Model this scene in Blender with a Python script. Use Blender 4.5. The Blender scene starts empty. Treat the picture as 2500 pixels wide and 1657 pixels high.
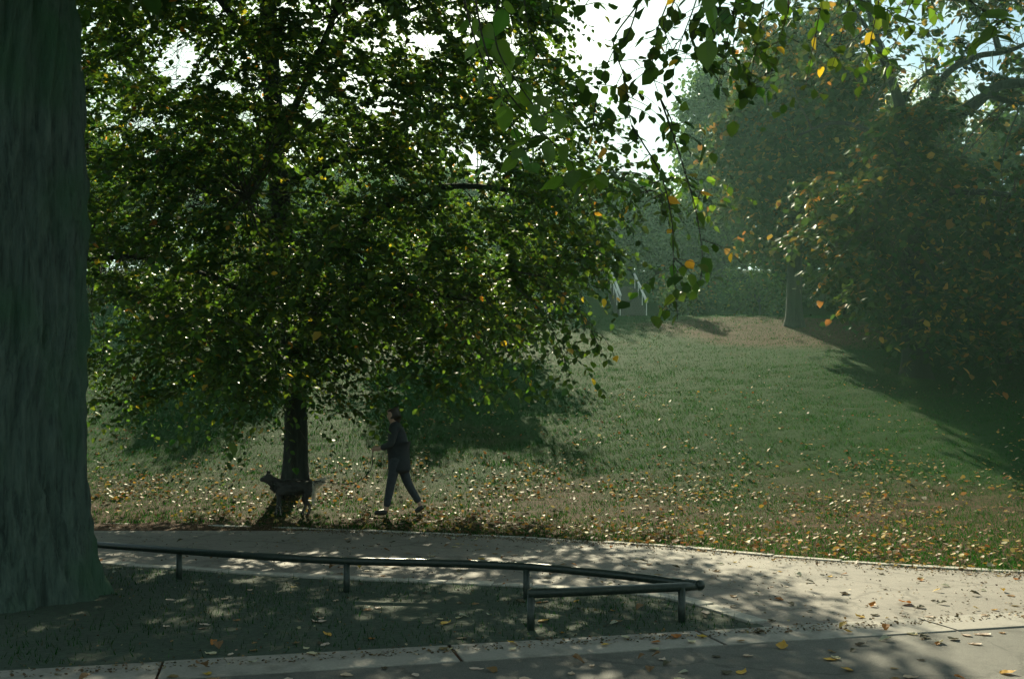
import bpy, bmesh, math, random
import numpy as np
from mathutils import Vector, Matrix, Quaternion

# ------------------------------------------------------------------ camera, sky, sun, exposure
SC = bpy.context.scene
COL = SC.collection
R = math.radians
random.seed(7)
RNG = np.random.default_rng(7)

CAM_H = 1.6
cam_d = bpy.data.cameras.new("camera")
cam = bpy.data.objects.new("camera", cam_d)
COL.objects.link(cam)
cam.location = (0, 0, CAM_H)
cam.rotation_euler = (R(90), 0, 0)
cam_d.sensor_width = 36.0
cam_d.lens = 35.0
cam_d.shift_y = 0.0774
cam_d.clip_start = 0.05
cam_d.clip_end = 2000
SC.camera = cam

SUN_AZ, SUN_EL = -6.0, 28.0
sdir = Vector((math.sin(R(SUN_AZ)) * math.cos(R(SUN_EL)), math.cos(R(SUN_AZ)) * math.cos(R(SUN_EL)), math.sin(R(SUN_EL))))
sun_d = bpy.data.lights.new("sun", 'SUN')
sun_d.energy = 5.0
sun_d.angle = R(0.53)
sun_d.color = (1.0, 0.77, 0.60)
sun = bpy.data.objects.new("sun", sun_d)
COL.objects.link(sun)
sun.location = sdir * 300
sun.rotation_euler = sdir.to_track_quat('Z', 'Y').to_euler()

world = bpy.data.worlds.new("World")
SC.world = world
world.use_nodes = True
nt = world.node_tree
nt.nodes.clear()
w_out = nt.nodes.new("ShaderNodeOutputWorld")
w_sky = nt.nodes.new("ShaderNodeTexSky")
w_sky.sky_type = 'NISHITA'
w_sky.sun_disc = False
w_sky.sun_elevation = R(SUN_EL)
w_sky.sun_rotation = R(SUN_AZ)
w_bg = nt.nodes.new("ShaderNodeBackground")
w_bg.inputs["Strength"].default_value = 0.05
nt.links.new(w_sky.outputs[0], w_bg.inputs["Color"])
# broken white cloud over the blue
w_tc = nt.nodes.new("ShaderNodeTexCoord")
w_map = nt.nodes.new("ShaderNodeMapping")
w_map.inputs["Scale"].default_value = (2.6, 2.6, 4.6)
w_map.inputs["Location"].default_value = (0.9, 7.7, 3.3)
w_no = nt.nodes.new("ShaderNodeTexNoise")
w_no.inputs["Scale"].default_value = 2.3
w_no.inputs["Detail"].default_value = 7
w_no.inputs["Roughness"].default_value = 0.55
w_rp = nt.nodes.new("ShaderNodeValToRGB")
w_rp.color_ramp.elements[0].position = 0.48
w_rp.color_ramp.elements[1].position = 0.60
w_cl = nt.nodes.new("ShaderNodeBackground")
w_cl.inputs["Color"].default_value = (1.0, 0.98, 0.94, 1)
w_cl.inputs["Strength"].default_value = 0.44
w_mx = nt.nodes.new("ShaderNodeMixShader")
nt.links.new(w_tc.outputs["Generated"], w_map.inputs["Vector"])
nt.links.new(w_map.outputs[0], w_no.inputs["Vector"])
nt.links.new(w_no.outputs[0], w_rp.inputs[0])
nt.links.new(w_rp.outputs[0], w_mx.inputs[0])
nt.links.new(w_bg.outputs[0], w_mx.inputs[1])
nt.links.new(w_cl.outputs[0], w_mx.inputs[2])
nt.links.new(w_mx.outputs[0], w_out.inputs["Surface"])

vs = SC.view_settings
vs.view_transform = 'Standard'
vs.look = 'None'
vs.gamma = 1.0
vs.use_curve_mapping = False
vs.exposure = 1.35
vs.use_white_balance = True
vs.white_balance_temperature = 6150
vs.white_balance_tint = -17
SC.cycles.max_bounces = 7
SC.cycles.diffuse_bounces = 3
SC.cycles.glossy_bounces = 2
SC.cycles.transmission_bounces = 4
SC.cycles.volume_bounces = 1
SC.cycles.transparent_max_bounces = 4
SC.cycles.use_denoising = True

# ------------------------------------------------------------------ helpers
def P(px, py, d):
    """world point on the sight line of a photograph pixel at ground distance d"""
    return np.array(((px - 1250) / 2431 * d, d, CAM_H + (1022 - py) / 2431 * d))

def tag(o, label=None, cat=None, group=None, kind=None):
    if label: o["label"] = label
    if cat: o["category"] = cat
    if group: o["group"] = group
    if kind: o["kind"] = kind
    return o

def link(name, me, mat=None, parent=None, smooth=False):
    o = bpy.data.objects.new(name, me)
    COL.objects.link(o)
    if mat is not None and not me.materials:
        me.materials.append(mat)
    if parent is not None:
        o.parent = parent
    if smooth:
        me.polygons.foreach_set("use_smooth", [True] * len(me.polygons))
    return o

def empty(name, loc=(0, 0, 0)):
    o = bpy.data.objects.new(name, None)
    COL.objects.link(o)
    o.location = loc
    o.empty_display_size = 0.2
    return o

def np_mesh(name, verts, faces, cols=None):
    """verts (N,3); faces (M,k) int array; cols (N,3) point colours"""
    me = bpy.data.meshes.new(name)
    verts = np.asarray(verts, dtype=np.float32)
    faces = np.asarray(faces, dtype=np.int32)
    me.vertices.add(len(verts))
    me.vertices.foreach_set("co", verts.ravel())
    m, k = faces.shape
    me.loops.add(m * k)
    me.loops.foreach_set("vertex_index", faces.ravel())
    me.polygons.add(m)
    me.polygons.foreach_set("loop_start", np.arange(0, m * k, k, dtype=np.int32))
    if cols is not None:
        a = me.attributes.new("tint", 'FLOAT_COLOR', 'POINT')
        c4 = np.ones((len(verts), 4), dtype=np.float32)
        c4[:, :3] = cols
        a.data.foreach_set("color", c4.ravel())
    me.update(calc_edges=True)
    return me

class MB:
    """collects simple shapes into one mesh"""
    def __init__(s): s.v, s.f = [], []
    def add(s, v, f):
        n = len(s.v); s.v += [tuple(p) for p in v]; s.f += [tuple(i + n for i in q) for q in f]
    def tube(s, pts, rad, n=8, caps=True):
        pts = [Vector(p) for p in pts]
        if not hasattr(rad, '__len__'): rad = [rad] * len(pts)
        v, f = [], []
        u = None
        for i, p in enumerate(pts):
            t = (pts[min(i + 1, len(pts) - 1)] - pts[max(i - 1, 0)]).normalized()
            if u is None:
                u = t.orthogonal().normalized()
            u = (u - t * u.dot(t)).normalized()
            w = t.cross(u)
            for k in range(n):
                a = 2 * math.pi * k / n
                v.append(p + (u * math.cos(a) + w * math.sin(a)) * rad[i])
        for i in range(len(pts) - 1):
            for k in range(n):
                f.append((i * n + k, i * n + (k + 1) % n, (i + 1) * n + (k + 1) % n, (i + 1) * n + k))
        if caps:
            f.append(tuple(range(n))[::-1]); f.append(tuple((len(pts) - 1) * n + k for k in range(n)))
        s.add(v, f)
        return s
    def box(s, c, size, rz=0.0, rx=0.0):
        m = Matrix.Rotation(rz, 3, 'Z') @ Matrix.Rotation(rx, 3, 'X')
        v = [Vector(c) + m @ Vector((sx * size[0] / 2, sy * size[1] / 2, sz * size[2] / 2)) for sx in (-1, 1) for sy in (-1, 1) for sz in (-1, 1)]
        s.add(v, [(0, 1, 3, 2), (4, 6, 7, 5), (0, 4, 5, 1), (2, 3, 7, 6), (0, 2, 6, 4), (1, 5, 7, 3)])
        return s
    def mesh(s, name):
        me = bpy.data.meshes.new(name); me.from_pydata(s.v, [], s.f); me.update(); return me
    def build(s, name, mat, parent=None, smooth=False):
        return link(name, s.mesh(name), mat, parent, smooth)

def bevel_mesh(me, w, seg=2):
    bm = bmesh.new(); bm.from_mesh(me)
    bmesh.ops.bevel(bm, geom=bm.edges[:], offset=w, segments=seg, affect='EDGES', profile=0.6)
    bm.to_mesh(me); bm.free(); return me

def catmull(pts, n=6):
    pts = [np.asarray(p, float) for p in pts]
    ext = [2 * pts[0] - pts[1]] + pts + [2 * pts[-1] - pts[-2]]
    out = []
    for i in range(1, len(ext) - 2):
        a, b, c, d = ext[i - 1], ext[i], ext[i + 1], ext[i + 2]
        for k in range(n):
            t = k / n
            out.append(0.5 * (2 * b + (c - a) * t + (2 * a - 5 * b + 4 * c - d) * t * t + (3 * b - a - 3 * c + d) * t ** 3))
    out.append(pts[-1])
    return out

# ------------------------------------------------------------------ materials
def mat(name):
    m = bpy.data.materials.new(name); m.use_nodes = True
    n = m.node_tree; b = n.nodes["Principled BSDF"]
    return m, n, b

def noise(n, scale, detail=4, rough=0.55, src="Object", vec=None, mscale=None):
    tc = n.nodes.new("ShaderNodeTexCoord")
    no = n.nodes.new("ShaderNodeTexNoise")
    no.inputs["Scale"].default_value = scale
    no.inputs["Detail"].default_value = detail
    no.inputs["Roughness"].default_value = rough
    if mscale:
        mp = n.nodes.new("ShaderNodeMapping"); mp.inputs["Scale"].default_value = mscale
        n.links.new(tc.outputs[src], mp.inputs[0]); n.links.new(mp.outputs[0], no.inputs["Vector"])
    else:
        n.links.new(tc.outputs[src], no.inputs["Vector"])
    return no

def ramp(n, fac, stops):
    r = n.nodes.new("ShaderNodeValToRGB")
    e = r.color_ramp.elements
    while len(e) > len(stops): e.remove(e[-1])
    while len(e) < len(stops): e.new(0.5)
    for el, (p, c) in zip(e, stops):
        el.position = p; el.color = (*c, 1)
    n.links.new(fac, r.inputs[0])
    return r

def mixc(n, fac, a, b, mode='MIX'):
    m = n.nodes.new("ShaderNodeMix"); m.data_type = 'RGBA'; m.blend_type = mode
    if isinstance(fac, float): m.inputs[0].default_value = fac
    else: n.links.new(fac, m.inputs[0])
    for i, s in ((6, a), (7, b)):
        if isinstance(s, tuple): m.inputs[i].default_value = (*s, 1)
        else: n.links.new(s, m.inputs[i])
    return m.outputs[2]

def bump(n, b, h, strength, dist):
    bp = n.nodes.new("ShaderNodeBump"); bp.inputs["Strength"].default_value = strength; bp.inputs["Distance"].default_value = dist
    n.links.new(h, bp.inputs["Height"]); n.links.new(bp.outputs[0], b.inputs["Normal"])

def leaf_material(name, trans=0.45, rough=0.48, boost=(1.9, 1.9, 0.65), spec=0.5):
    m, n, b = mat(name)
    at = n.nodes.new("ShaderNodeAttribute"); at.attribute_name = "tint"
    b.inputs["Roughness"].default_value = rough
    b.inputs["Specular IOR Level"].default_value = spec
    n.links.new(at.outputs["Color"], b.inputs["Base Color"])
    tr = n.nodes.new("ShaderNodeBsdfTranslucent")
    tc = mixc(n, 1.0, at.outputs["Color"], boost, 'MULTIPLY')
    n.links.new(tc, tr.inputs["Color"])
    ms = n.nodes.new("ShaderNodeMixShader"); ms.inputs[0].default_value = trans
    n.links.new(b.outputs[0], ms.inputs[1]); n.links.new(tr.outputs[0], ms.inputs[2])
    n.links.new(ms.outputs[0], n.nodes["Material Output"].inputs["Surface"])
    return m

M = {}
M['leaf'] = leaf_material("leaf", spec=0.18)
M['spray_leaf'] = leaf_material("spray_leaf", 0.55, 0.42, (2.9, 2.8, 0.9), 0.4)
M['autumn_leaf'] = leaf_material("autumn_leaf", 0.35, 0.55, (1.7, 1.5, 0.8), 0.2)
M['dry_leaf'] = leaf_material("dry_leaf", 0.22, 0.58, (1.2, 1.1, 0.8), 0.12)
M['blade'] = leaf_material("grass_blade", 0.45, 0.9, (1.4, 1.5, 0.8), 0.0)

def bark(name, c0, c1, ms=(1, 1, 0.14), sc=20):
    m, n, b = mat(name)
    no = noise(n, sc, 6, 0.65, "Object", mscale=ms)
    big = noise(n, 0.9, 3, 0.5)
    rc = ramp(n, no.outputs[0], [(0.38, tuple(0.55 * q_ for q_ in c0)), (0.47, c0), (0.66, c1)])
    bg_ = ramp(n, big.outputs[0], [(0.42, (0, 0, 0)), (0.62, (1, 1, 1))])
    c = mixc(n, bg_.outputs[0], rc.outputs[0], tuple(0.75 * (p_ + q_) / 2 * k_ for p_, q_, k_ in zip(c0, c1, (0.8, 1.25, 0.75))))
    n.links.new(c, b.inputs["Base Color"]); b.inputs["Roughness"].default_value = 0.9
    bump(n, b, no.outputs[0], 1.0, 0.07)
    return m
M['bark'] = bark("bark", (0.062, 0.09, 0.072), (0.098, 0.13, 0.103))
M['bark_dark'] = bark("bark_dark", (0.012, 0.014, 0.011), (0.036, 0.038, 0.03), sc=14)
M['twig'] = bark("twig", (0.045, 0.035, 0.025), (0.10, 0.08, 0.055), (1, 1, 1), 30)

# lawn: green turf worn to brown near the path and round the crest tree
m, n, b = mat("lawn")
n1 = noise(n, 0.45, 5, 0.6); n2 = noise(n, 14, 5, 0.7); n3 = noise(n, 70, 3, 0.6)
g = ramp(n, n2.outputs[0], [(0.3, (0.012, 0.028, 0.008)), (0.52, (0.019, 0.055, 0.010)), (0.75, (0.036, 0.066, 0.017))])
br = ramp(n, n2.outputs[0], [(0.3, (0.03, 0.024, 0.016)), (0.55, (0.10, 0.062, 0.04)), (0.75, (0.20, 0.13, 0.09))])
geo = n.nodes.new("ShaderNodeNewGeometry"); sp = n.nodes.new("ShaderNodeSeparateXYZ")
n.links.new(geo.outputs["Position"], sp.inputs[0])
def vdist(cx, cy, r0, r1, sy=1.0):
    v = n.nodes.new("ShaderNodeVectorMath"); v.operation = 'SUBTRACT'; v.inputs[1].default_value = (cx, cy, 0)
    n.links.new(geo.outputs["Position"], v.inputs[0])
    v2 = n.nodes.new("ShaderNodeVectorMath"); v2.operation = 'MULTIPLY'; v2.inputs[1].default_value = (1, sy, 0)
    n.links.new(v.outputs[0], v2.inputs[0])
    l = n.nodes.new("ShaderNodeVectorMath"); l.operation = 'LENGTH'; n.links.new(v2.outputs[0], l.inputs[0])
    mr = n.nodes.new("ShaderNodeMapRange"); mr.inputs[1].default_value = r0; mr.inputs[2].default_value = r1
    mr.inputs[3].default_value = 1; mr.inputs[4].default_value = 0; n.links.new(l.outputs["Value"], mr.inputs[0])
    return mr.outputs[0]
d1 = vdist(9.9, 37.3, 1.8, 6.0, 1.2)
d2 = n.nodes.new("ShaderNodeMapRange"); d2.inputs[1].default_value = 13.0; d2.inputs[2].default_value = 21.0
d2.inputs[3].default_value = 0.75; d2.inputs[4].default_value = 0.0; n.links.new(sp.outputs[1], d2.inputs[0])
mxx = n.nodes.new("ShaderNodeMath"); mxx.operation = 'MAXIMUM'
n.links.new(d1, mxx.inputs[0]); n.links.new(d2.outputs[0], mxx.inputs[1])
ad = n.nodes.new("ShaderNodeMath"); ad.operation = 'MULTIPLY_ADD'; ad.inputs[1].default_value = 0.9
n.links.new(n1.outputs[0], ad.inputs[0]); n.links.new(mxx.outputs[0], ad.inputs[2])
fr = ramp(n, ad.outputs[0], [(0.52, (0, 0, 0)), (1.0, (1, 1, 1))])
c = mixc(n, fr.outputs[0], g.outputs[0], br.outputs[0])
n.links.new(c, b.inputs["Base Color"]); b.inputs["Roughness"].default_value = 0.85
b.inputs["Specular IOR Level"].default_value = 0.03
bump(n, b, n3.outputs[0], 0.9, 0.05)
M['lawn'] = m

def asphalt(name, base, spread):
    m, n, b = mat(name)
    a = noise(n, 160, 3, 0.7); big = noise(n, 0.8, 4, 0.6); mid = noise(n, 9, 4, 0.6)
    r1 = ramp(n, a.outputs[0], [(0.35, tuple(x * (1 - spread) for x in base)), (0.5, base), (0.68, tuple(x * (1 + 1.3 * spread) for x in base))])
    r2 = ramp(n, big.outputs[0], [(0.3, (0.78, 0.77, 0.75)), (0.7, (1.08, 1.07, 1.05))])
    c = mixc(n, 1.0, r1.outputs[0], r2.outputs[0], 'MULTIPLY')
    r3 = ramp(n, mid.outputs[0], [(0.35, (0.8, 0.8, 0.8)), (0.6, (1, 1, 1))])
    c = mixc(n, 0.7, c, r3.outputs[0], 'MULTIPLY')
    st_ = noise(n, 2.2, 7, 0.72)
    r4 = ramp(n, st_.outputs[0], [(0.36, (0.62, 0.62, 0.6)), (0.47, (1, 1, 1)), (0.6, (1, 1, 1)), (0.72, (1.14, 1.12, 1.08))])
    c = mixc(n, 0.85, c, r4.outputs[0], 'MULTIPLY')
    vo = n.nodes.new("ShaderNodeTexVoronoi"); vo.feature = 'DISTANCE_TO_EDGE'; vo.inputs["Scale"].default_value = 0.55
    wv = noise(n, 3.0, 4, 0.6); tc_ = n.nodes.new("ShaderNodeTexCoord")
    wa = n.nodes.new("ShaderNodeVectorMath"); wa.operation = 'MULTIPLY_ADD'; wa.inputs[1].default_value = (0.5, 0.5, 0)
    n.links.new(wv.outputs["Color"], wa.inputs[0]); n.links.new(tc_.outputs["Object"], wa.inputs[2]); n.links.new(wa.outputs[0], vo.inputs["Vector"])
    r5 = ramp(n, vo.outputs["Distance"], [(0.0, (0.45, 0.44, 0.42)), (0.006, (0.6, 0.6, 0.58)), (0.012, (1, 1, 1))])
    c = mixc(n, 0.8, c, r5.outputs[0], 'MULTIPLY')
    n.links.new(c, b.inputs["Base Color"]); b.inputs["Roughness"].default_value = 0.8
    bump(n, b, a.outputs[0], 0.5, 0.006)
    return m
M['path'] = asphalt("path_asphalt", (0.198, 0.176, 0.156), 0.38)
M['road'] = asphalt("road_asphalt", (0.105, 0.10, 0.09), 0.5)
m, n, b = mat("concrete_slab")
a = noise(n, 60, 5, 0.7); big = noise(n, 1.7, 4, 0.6)
r1 = ramp(n, a.outputs[0], [(0.3, (0.215, 0.198, 0.18)), (0.7, (0.32, 0.295, 0.268))])
r2 = ramp(n, big.outputs[0], [(0.3, (0.8, 0.79, 0.77)), (0.7, (1.03, 1.02, 1.0))])
n.links.new(mixc(n, 1.0, r1.outputs[0], r2.outputs[0], 'MULTIPLY'), b.inputs["Base Color"])
b.inputs["Roughness"].default_value = 0.75; bump(n, b, a.outputs[0], 0.3, 0.004)
st_ = noise(n, 5.5, 7, 0.75)
r4 = ramp(n, st_.outputs[0], [(0.34, (0.6, 0.6, 0.57)), (0.5, (1, 1, 1)), (0.75, (1.08, 1.07, 1.05))])
n.links.new(mixc(n, 0.9, b.inputs["Base Color"].links[0].from_socket, r4.outputs[0], 'MULTIPLY'), b.inputs["Base Color"])
M['slab'] = m
m, n, b = mat("edging_stone")
a = noise(n, 22, 5, 0.7)
r1 = ramp(n, a.outputs[0], [(0.3, (0.24, 0.22, 0.19)), (0.7, (0.44, 0.41, 0.36))])
n.links.new(r1.outputs[0], b.inputs["Base Color"]); b.inputs["Roughness"].default_value = 0.85; bump(n, b, a.outputs[0], 0.6, 0.01)
M['stone'] = m
m, n, b = mat("step_stone")
a = noise(n, 15, 5, 0.7)
r1 = ramp(n, a.outputs[0], [(0.3, (0.045, 0.045, 0.035)), (0.7, (0.11, 0.105, 0.085))])
n.links.new(r1.outputs[0], b.inputs["Base Color"]); b.inputs["Roughness"].default_value = 0.9; bump(n, b, a.outputs[0], 0.6, 0.01)
M['step_stone'] = m
m, n, b = mat("soil")
a = noise(n, 18, 6, 0.7)
r1 = ramp(n, a.outputs[0], [(0.3, (0.022, 0.03, 0.02)), (0.55, (0.038, 0.054, 0.034)), (0.75, (0.05, 0.085, 0.042))])
n.links.new(r1.outputs[0], b.inputs["Base Color"]); b.inputs["Roughness"].default_value = 0.95; bump(n, b, a.outputs[0], 1.0, 0.03)
M['soil'] = m
m, n, b = mat("rail_paint")
a = noise(n, 40, 4, 0.6)
r1 = ramp(n, a.outputs[0], [(0.4, (0.016, 0.024, 0.02)), (0.75, (0.04, 0.045, 0.036))])
n.links.new(r1.outputs[0], b.inputs["Base Color"]); b.inputs["Roughness"].default_value = 0.33; b.inputs["Specular IOR Level"].default_value = 0.4
M['rail'] = m
m, n, b = mat("galvanised_steel")
a = noise(n, 30, 3)
r1 = ramp(n, a.outputs[0], [(0.3, (0.62, 0.60, 0.56)), (0.7, (0.8, 0.78, 0.74))])
n.links.new(r1.outputs[0], b.inputs["Base Color"]); b.inputs["Roughness"].default_value = 0.4
M['steel'] = m
def cloth(name, c, rough=0.85):
    m, n, b = mat(name)
    a = noise(n, 25, 4, 0.6)
    r1 = ramp(n, a.outputs[0], [(0.3, tuple(x * 0.75 for x in c)), (0.7, tuple(x * 1.25 for x in c))])
    n.links.new(r1.outputs[0], b.inputs["Base Color"]); b.inputs["Roughness"].default_value = rough
    return m
M['jacket'] = cloth("jacket_cloth", (0.022, 0.025, 0.03))
M['trousers'] = cloth("trouser_cloth", (0.035, 0.04, 0.05))
M['skin'] = cloth("skin", (0.42, 0.27, 0.2), 0.55)
M['hair'] = cloth("hair", (0.03, 0.02, 0.014), 0.5)
M['shoe'] = cloth("shoe_leather", (0.03, 0.027, 0.025), 0.5)
M['fur'] = cloth("dog_fur", (0.028, 0.024, 0.02), 0.7)
M['fur_tuft'] = leaf_material("dog_fur_tuft", 0.35, 0.6, (1.1, 1.1, 1.0), 0.4)  # takes the dark coat tint and the painted rim-light tint
M['leash'] = cloth("leash_webbing", (0.03, 0.025, 0.025))

# ------------------------------------------------------------------ terrain profile
_ys = np.arange(-60, 420, 0.1)
_m = np.interp(_ys, [13.6, 20, 38.5, 45.5, 47.0, 49.0, 56, 60, 420], [0, 0.243, 0.243, 0.02, 0.03, 0.42, 0.40, 0.06, 0.0])
_m[_ys < 13.6] = 0
_z = np.concatenate([[0], np.cumsum(_m[:-1] * 0.1)])
def gz(x, y):
    z = np.interp(y, _ys, _z)
    lump = 0.05 * np.sin(np.asarray(x) * 0.7 + 1.3) * np.sin(np.asarray(y) * 0.5) * np.clip((np.asarray(y) - 18) / 6, 0, 1)
    return z + lump

FAR = np.array([(-40, 20), (-14, 16.5), (-8, 15.4), (-3.3, 14.5), (-0.85, 13.7), (0.6, 13.1), (2.0, 12.4), (3.07, 11.5), (4.2, 10.75), (5.3, 10.3), (7, 10.05), (9.5, 10.4), (14, 12), (40, 19)])
def far_edge(x): return np.interp(x, FAR[:, 0], FAR[:, 1])
SD = np.array((0.9686, 0.2487)); SN = np.array((-0.2487, 0.9686)); SA = np.array((-1.04, 6.85))
def strip_y(x): return SA[1] + (x - SA[0]) * SD[1] / SD[0]
ISL = catmull([(-16, 14.6), (-9, 12.6), (-6, 11.5), (-4, 10.7), (-2.2, 10.0), (-1.0, 9.7), (0.3, 9.35), (1.05, 9.05), (1.45, 8.75), (1.66, 8.42), (1.80, 8.0), (1.93, 7.68)], 5)
ISLx = np.array([p[0] for p in ISL]); ISLy = np.array([p[1] for p in ISL])

# ground sheet
xs = np.concatenate([np.linspace(-220, -32, 24), np.linspace(-30, 30, 150), np.linspace(32, 220, 24)])
ys = np.concatenate([np.linspace(-60, 9, 16), np.linspace(9.4, 62, 190), np.linspace(64, 400, 28)])
X, Y = np.meshgrid(xs, ys)
Z = gz(X, Y)
Z[Y <= 13.6] = 0
Z += np.where((Y > 14.5) & (Y < 46), RNG.normal(0, 0.012, Z.shape), 0)
nx, ny = len(xs), len(ys)
idx = np.arange(nx * ny).reshape(ny, nx)
F = np.stack([idx[:-1, :-1], idx[:-1, 1:], idx[1:, 1:], idx[1:, :-1]], -1).reshape(-1, 4)
lawn = link("lawn", np_mesh("lawn", np.stack([X, Y, Z], -1).reshape(-1, 3), F), M['lawn'], smooth=True)
tag(lawn, kind="structure")

def sheet(name, upper, lower, z, mt):
    """strip of quads between two (x -> y) polylines"""
    v = [(*p, z) for p in upper] + [(*p, z) for p in lower]
    k = len(upper)
    f = [(k + i, k + i + 1, i + 1, i) for i in range(k - 1)]
    me = bpy.data.meshes.new(name); me.from_pydata(v, [], f); me.update()
    o = link(name, me, mt); tag(o, kind="structure"); return o
px_ = np.concatenate([np.linspace(-40, -4, 37), np.linspace(-3.9, 9.3, 120)])
jit = np.interp(px_, px_, RNG.normal(0, 0.025, len(px_)))
sheet("path", [(x, far_edge(x) + j) for x, j in zip(px_, jit)], [(x, strip_y(x)) for x in px_], 0.006, M['path'])
rx = np.linspace(-60, 60, 40)
sheet("road", [(x, strip_y(x) - 0.47) for x in rx], [(x, -50.0) for x in rx], 0.004, M['road'])
sx_ = np.linspace(-16, 1.93, 90)
sheet("planting_bed", [(x, max(np.interp(x, ISLx, ISLy), strip_y(x) + 0.0)) for x in sx_], [(x, strip_y(x)) for x in sx_], 0.011, M['soil'])

# concrete slab strip: single slabs with open joints
strip = tag(empty("paving_strip", (*SA, 0)), kind="structure")
slab_len = 1.9
t0 = 2.51 - slab_len * 8
for k in range(16):
    a = t0 + k * slab_len
    gap = 0.012 if k != 7 else 0.03
    c = SA + SD * (a + slab_len / 2) - SN * 0.2375
    me = bevel_mesh(MB().box((0, 0, 0), (slab_len - gap - 0.006, 0.475, 0.08)).mesh("slab"), 0.006)
    o = link("slab", me, M['slab'], strip)
    o.matrix_parent_inverse = Matrix.Translation((-SA[0], -SA[1], 0))
    o.location = (c[0], c[1], -0.026 + random.uniform(-0.002, 0.002))
    o.rotation_euler = (random.uniform(-0.003, 0.003), random.uniform(-0.002, 0.002), math.atan2(SD[1], SD[0]))

def stones(name, pts, width, zt, smin, smax, gap, mt):
    root = tag(empty(name, (pts[0][0], pts[0][1], 0)), kind="structure")
    pts = [np.array(p[:2], float) for p in pts]
    seg = [np.linalg.norm(pts[i + 1] - pts[i]) for i in range(len(pts) - 1)]
    cum = np.concatenate([[0], np.cumsum(seg)])
    def at(s): return np.array([np.interp(s, cum, [p[0] for p in pts]), np.interp(s, cum, [p[1] for p in pts])])
    s = 0
    while s < cum[-1] - smin:
        L = random.uniform(smin, smax)
        a, b_ = at(s), at(min(s + L, cum[-1]))
        dr = b_ - a; ln = np.linalg.norm(dr)
        w = width * random.uniform(0.92, 1.06)
        mb = MB().box((0, 0, 0), (ln - gap, w, 0.09))
        mb.v = [(v[0] + random.uniform(-.012, .012), v[1] + random.uniform(-.012, .012), v[2] + random.uniform(-.004, .004)) for v in mb.v]
        me = bevel_mesh(mb.mesh("edging_stone"), 0.009)
        o = link("edging_stone", me, mt, root)
        o.matrix_parent_inverse = Matrix.Translation((-root.location.x, -root.location.y, 0))
        o.location = ((a[0] + b_[0]) / 2, (a[1] + b_[1]) / 2, zt - 0.045 + random.uniform(-.005, .005))
        o.rotation_euler = (random.uniform(-.02, .02), random.uniform(-.012, .012), math.atan2(dr[1], dr[0]))
        s += L
stones("bed_edging", [(x, np.interp(x, ISLx, ISLy) + 0.06) for x in np.linspace(-9, 1.93, 80)], 0.17, 0.028, 0.34, 0.52, 0.02, M['stone'])
stones("lawn_edging", [(x, far_edge(x) + 0.03) for x in np.linspace(-7, 7, 100)], 0.13, 0.022, 0.6, 1.0, 0.015, M['stone'])

# ------------------------------------------------------------------ knee rail round the bed
rail = tag(empty("knee_rail", (1.33, 7.81, 0)), "low dark tubular steel knee rail coming to a point round the planting bed", "rail")
def local(o, root):
    o.matrix_parent_inverse = Matrix.Translation(-Vector(root.location)); return o
RT = 0.295
tip = np.array((1.45, 7.84))
near = [tip + SD * 0.03] + [tip - SD * t for t in (0.1, 0.3, 0.5, 0.8, 1.1, 1.37)]
farp = catmull([(*tip, RT), (0.9, 8.32, RT), (0.127, 8.80, RT), (-0.7, 9.02, RT), (-1.6, 9.17, RT), (-2.6, 9.55, RT), (-3.8, 10.1, RT), (-5.2, 10.75, RT), (-8, 11.9, RT)], 7)
local(MB().tube([(p[0], p[1], RT - 0.012) for p in near], [0.03] + [0.036] * 6, 14).build("near_bar", M['rail'], rail, True), rail)
local(MB().tube(farp, 0.036, 14).build("far_bar", M['rail'], rail, True), rail)
capm = bmesh.new(); bmesh.ops.create_uvsphere(capm, u_segments=14, v_segments=10, radius=0.043)
me = bpy.data.meshes.new("end_cap"); capm.to_mesh(me); capm.free()
o = link("end_cap", me, M['rail'], rail, True); local(o, rail); o.location = (tip[0] + 0.03, tip[1] + 0.008, RT - 0.005)
for (x, y) in [(1.33, 7.80), (0.127, 8.80), (-1.52, 9.15), (-3.3, 9.87), (-5.2, 10.75)] + [tuple(tip - SD * 1.35)]:
    post = local(MB().tube([(x, y, -0.1), (x, y, RT - 0.01)], 0.030, 12).build("post", M['rail'], rail, True), rail)
    local(MB().tube([(x, y, 0.0), (x, y, 0.022)], 0.05, 12).build("collar", M['rail'], post, True), rail)

# ------------------------------------------------------------------ leaves
L6 = np.array([(0, 0, 0), (-0.36, 0.32, 0.08), (-0.30, 0.68, 0.07), (0, 1.0, -0.05), (0.30, 0.68, 0.07), (0.36, 0.32, 0.08)], float)
F6 = np.array([(0, 3, 2, 1), (0, 5, 4, 3)])
LN = np.array((0.0, 1.0, 0.0))
def orient(n_leaf, droop, rng, tilt=0.6):
    """leaf frames: y axis = blade direction (hanging), z = normal"""
    az = rng.uniform(0, 2 * np.pi, n_leaf)
    dn = np.clip(rng.normal(droop, 0.35, n_leaf), -0.3, 1.45)
    y = np.stack([np.cos(az) * np.cos(dn), np.sin(az) * np.cos(dn), -np.sin(dn)], -1)
    up = np.tile(np.array((0, 0, 1.0)), (n_leaf, 1)) + rng.normal(0, tilt, (n_leaf, 3))
    x = np.cross(y, up); x /= np.linalg.norm(x, axis=1, keepdims=True) + 1e-9
    z = np.cross(x, y)
    return x, y, z
def pick(pal, k, rng, jit=0.22):
    w = np.array([p[0] for p in pal], float); w /= w.sum()
    c = np.array([p[1] for p in pal])[rng.choice(len(pal), k, p=w)]
    return np.clip(c * np.exp(rng.normal(0, jit, (k, 1))) * np.exp(rng.normal(0, 0.06, (k, 3))), 0, 0.9)
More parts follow.
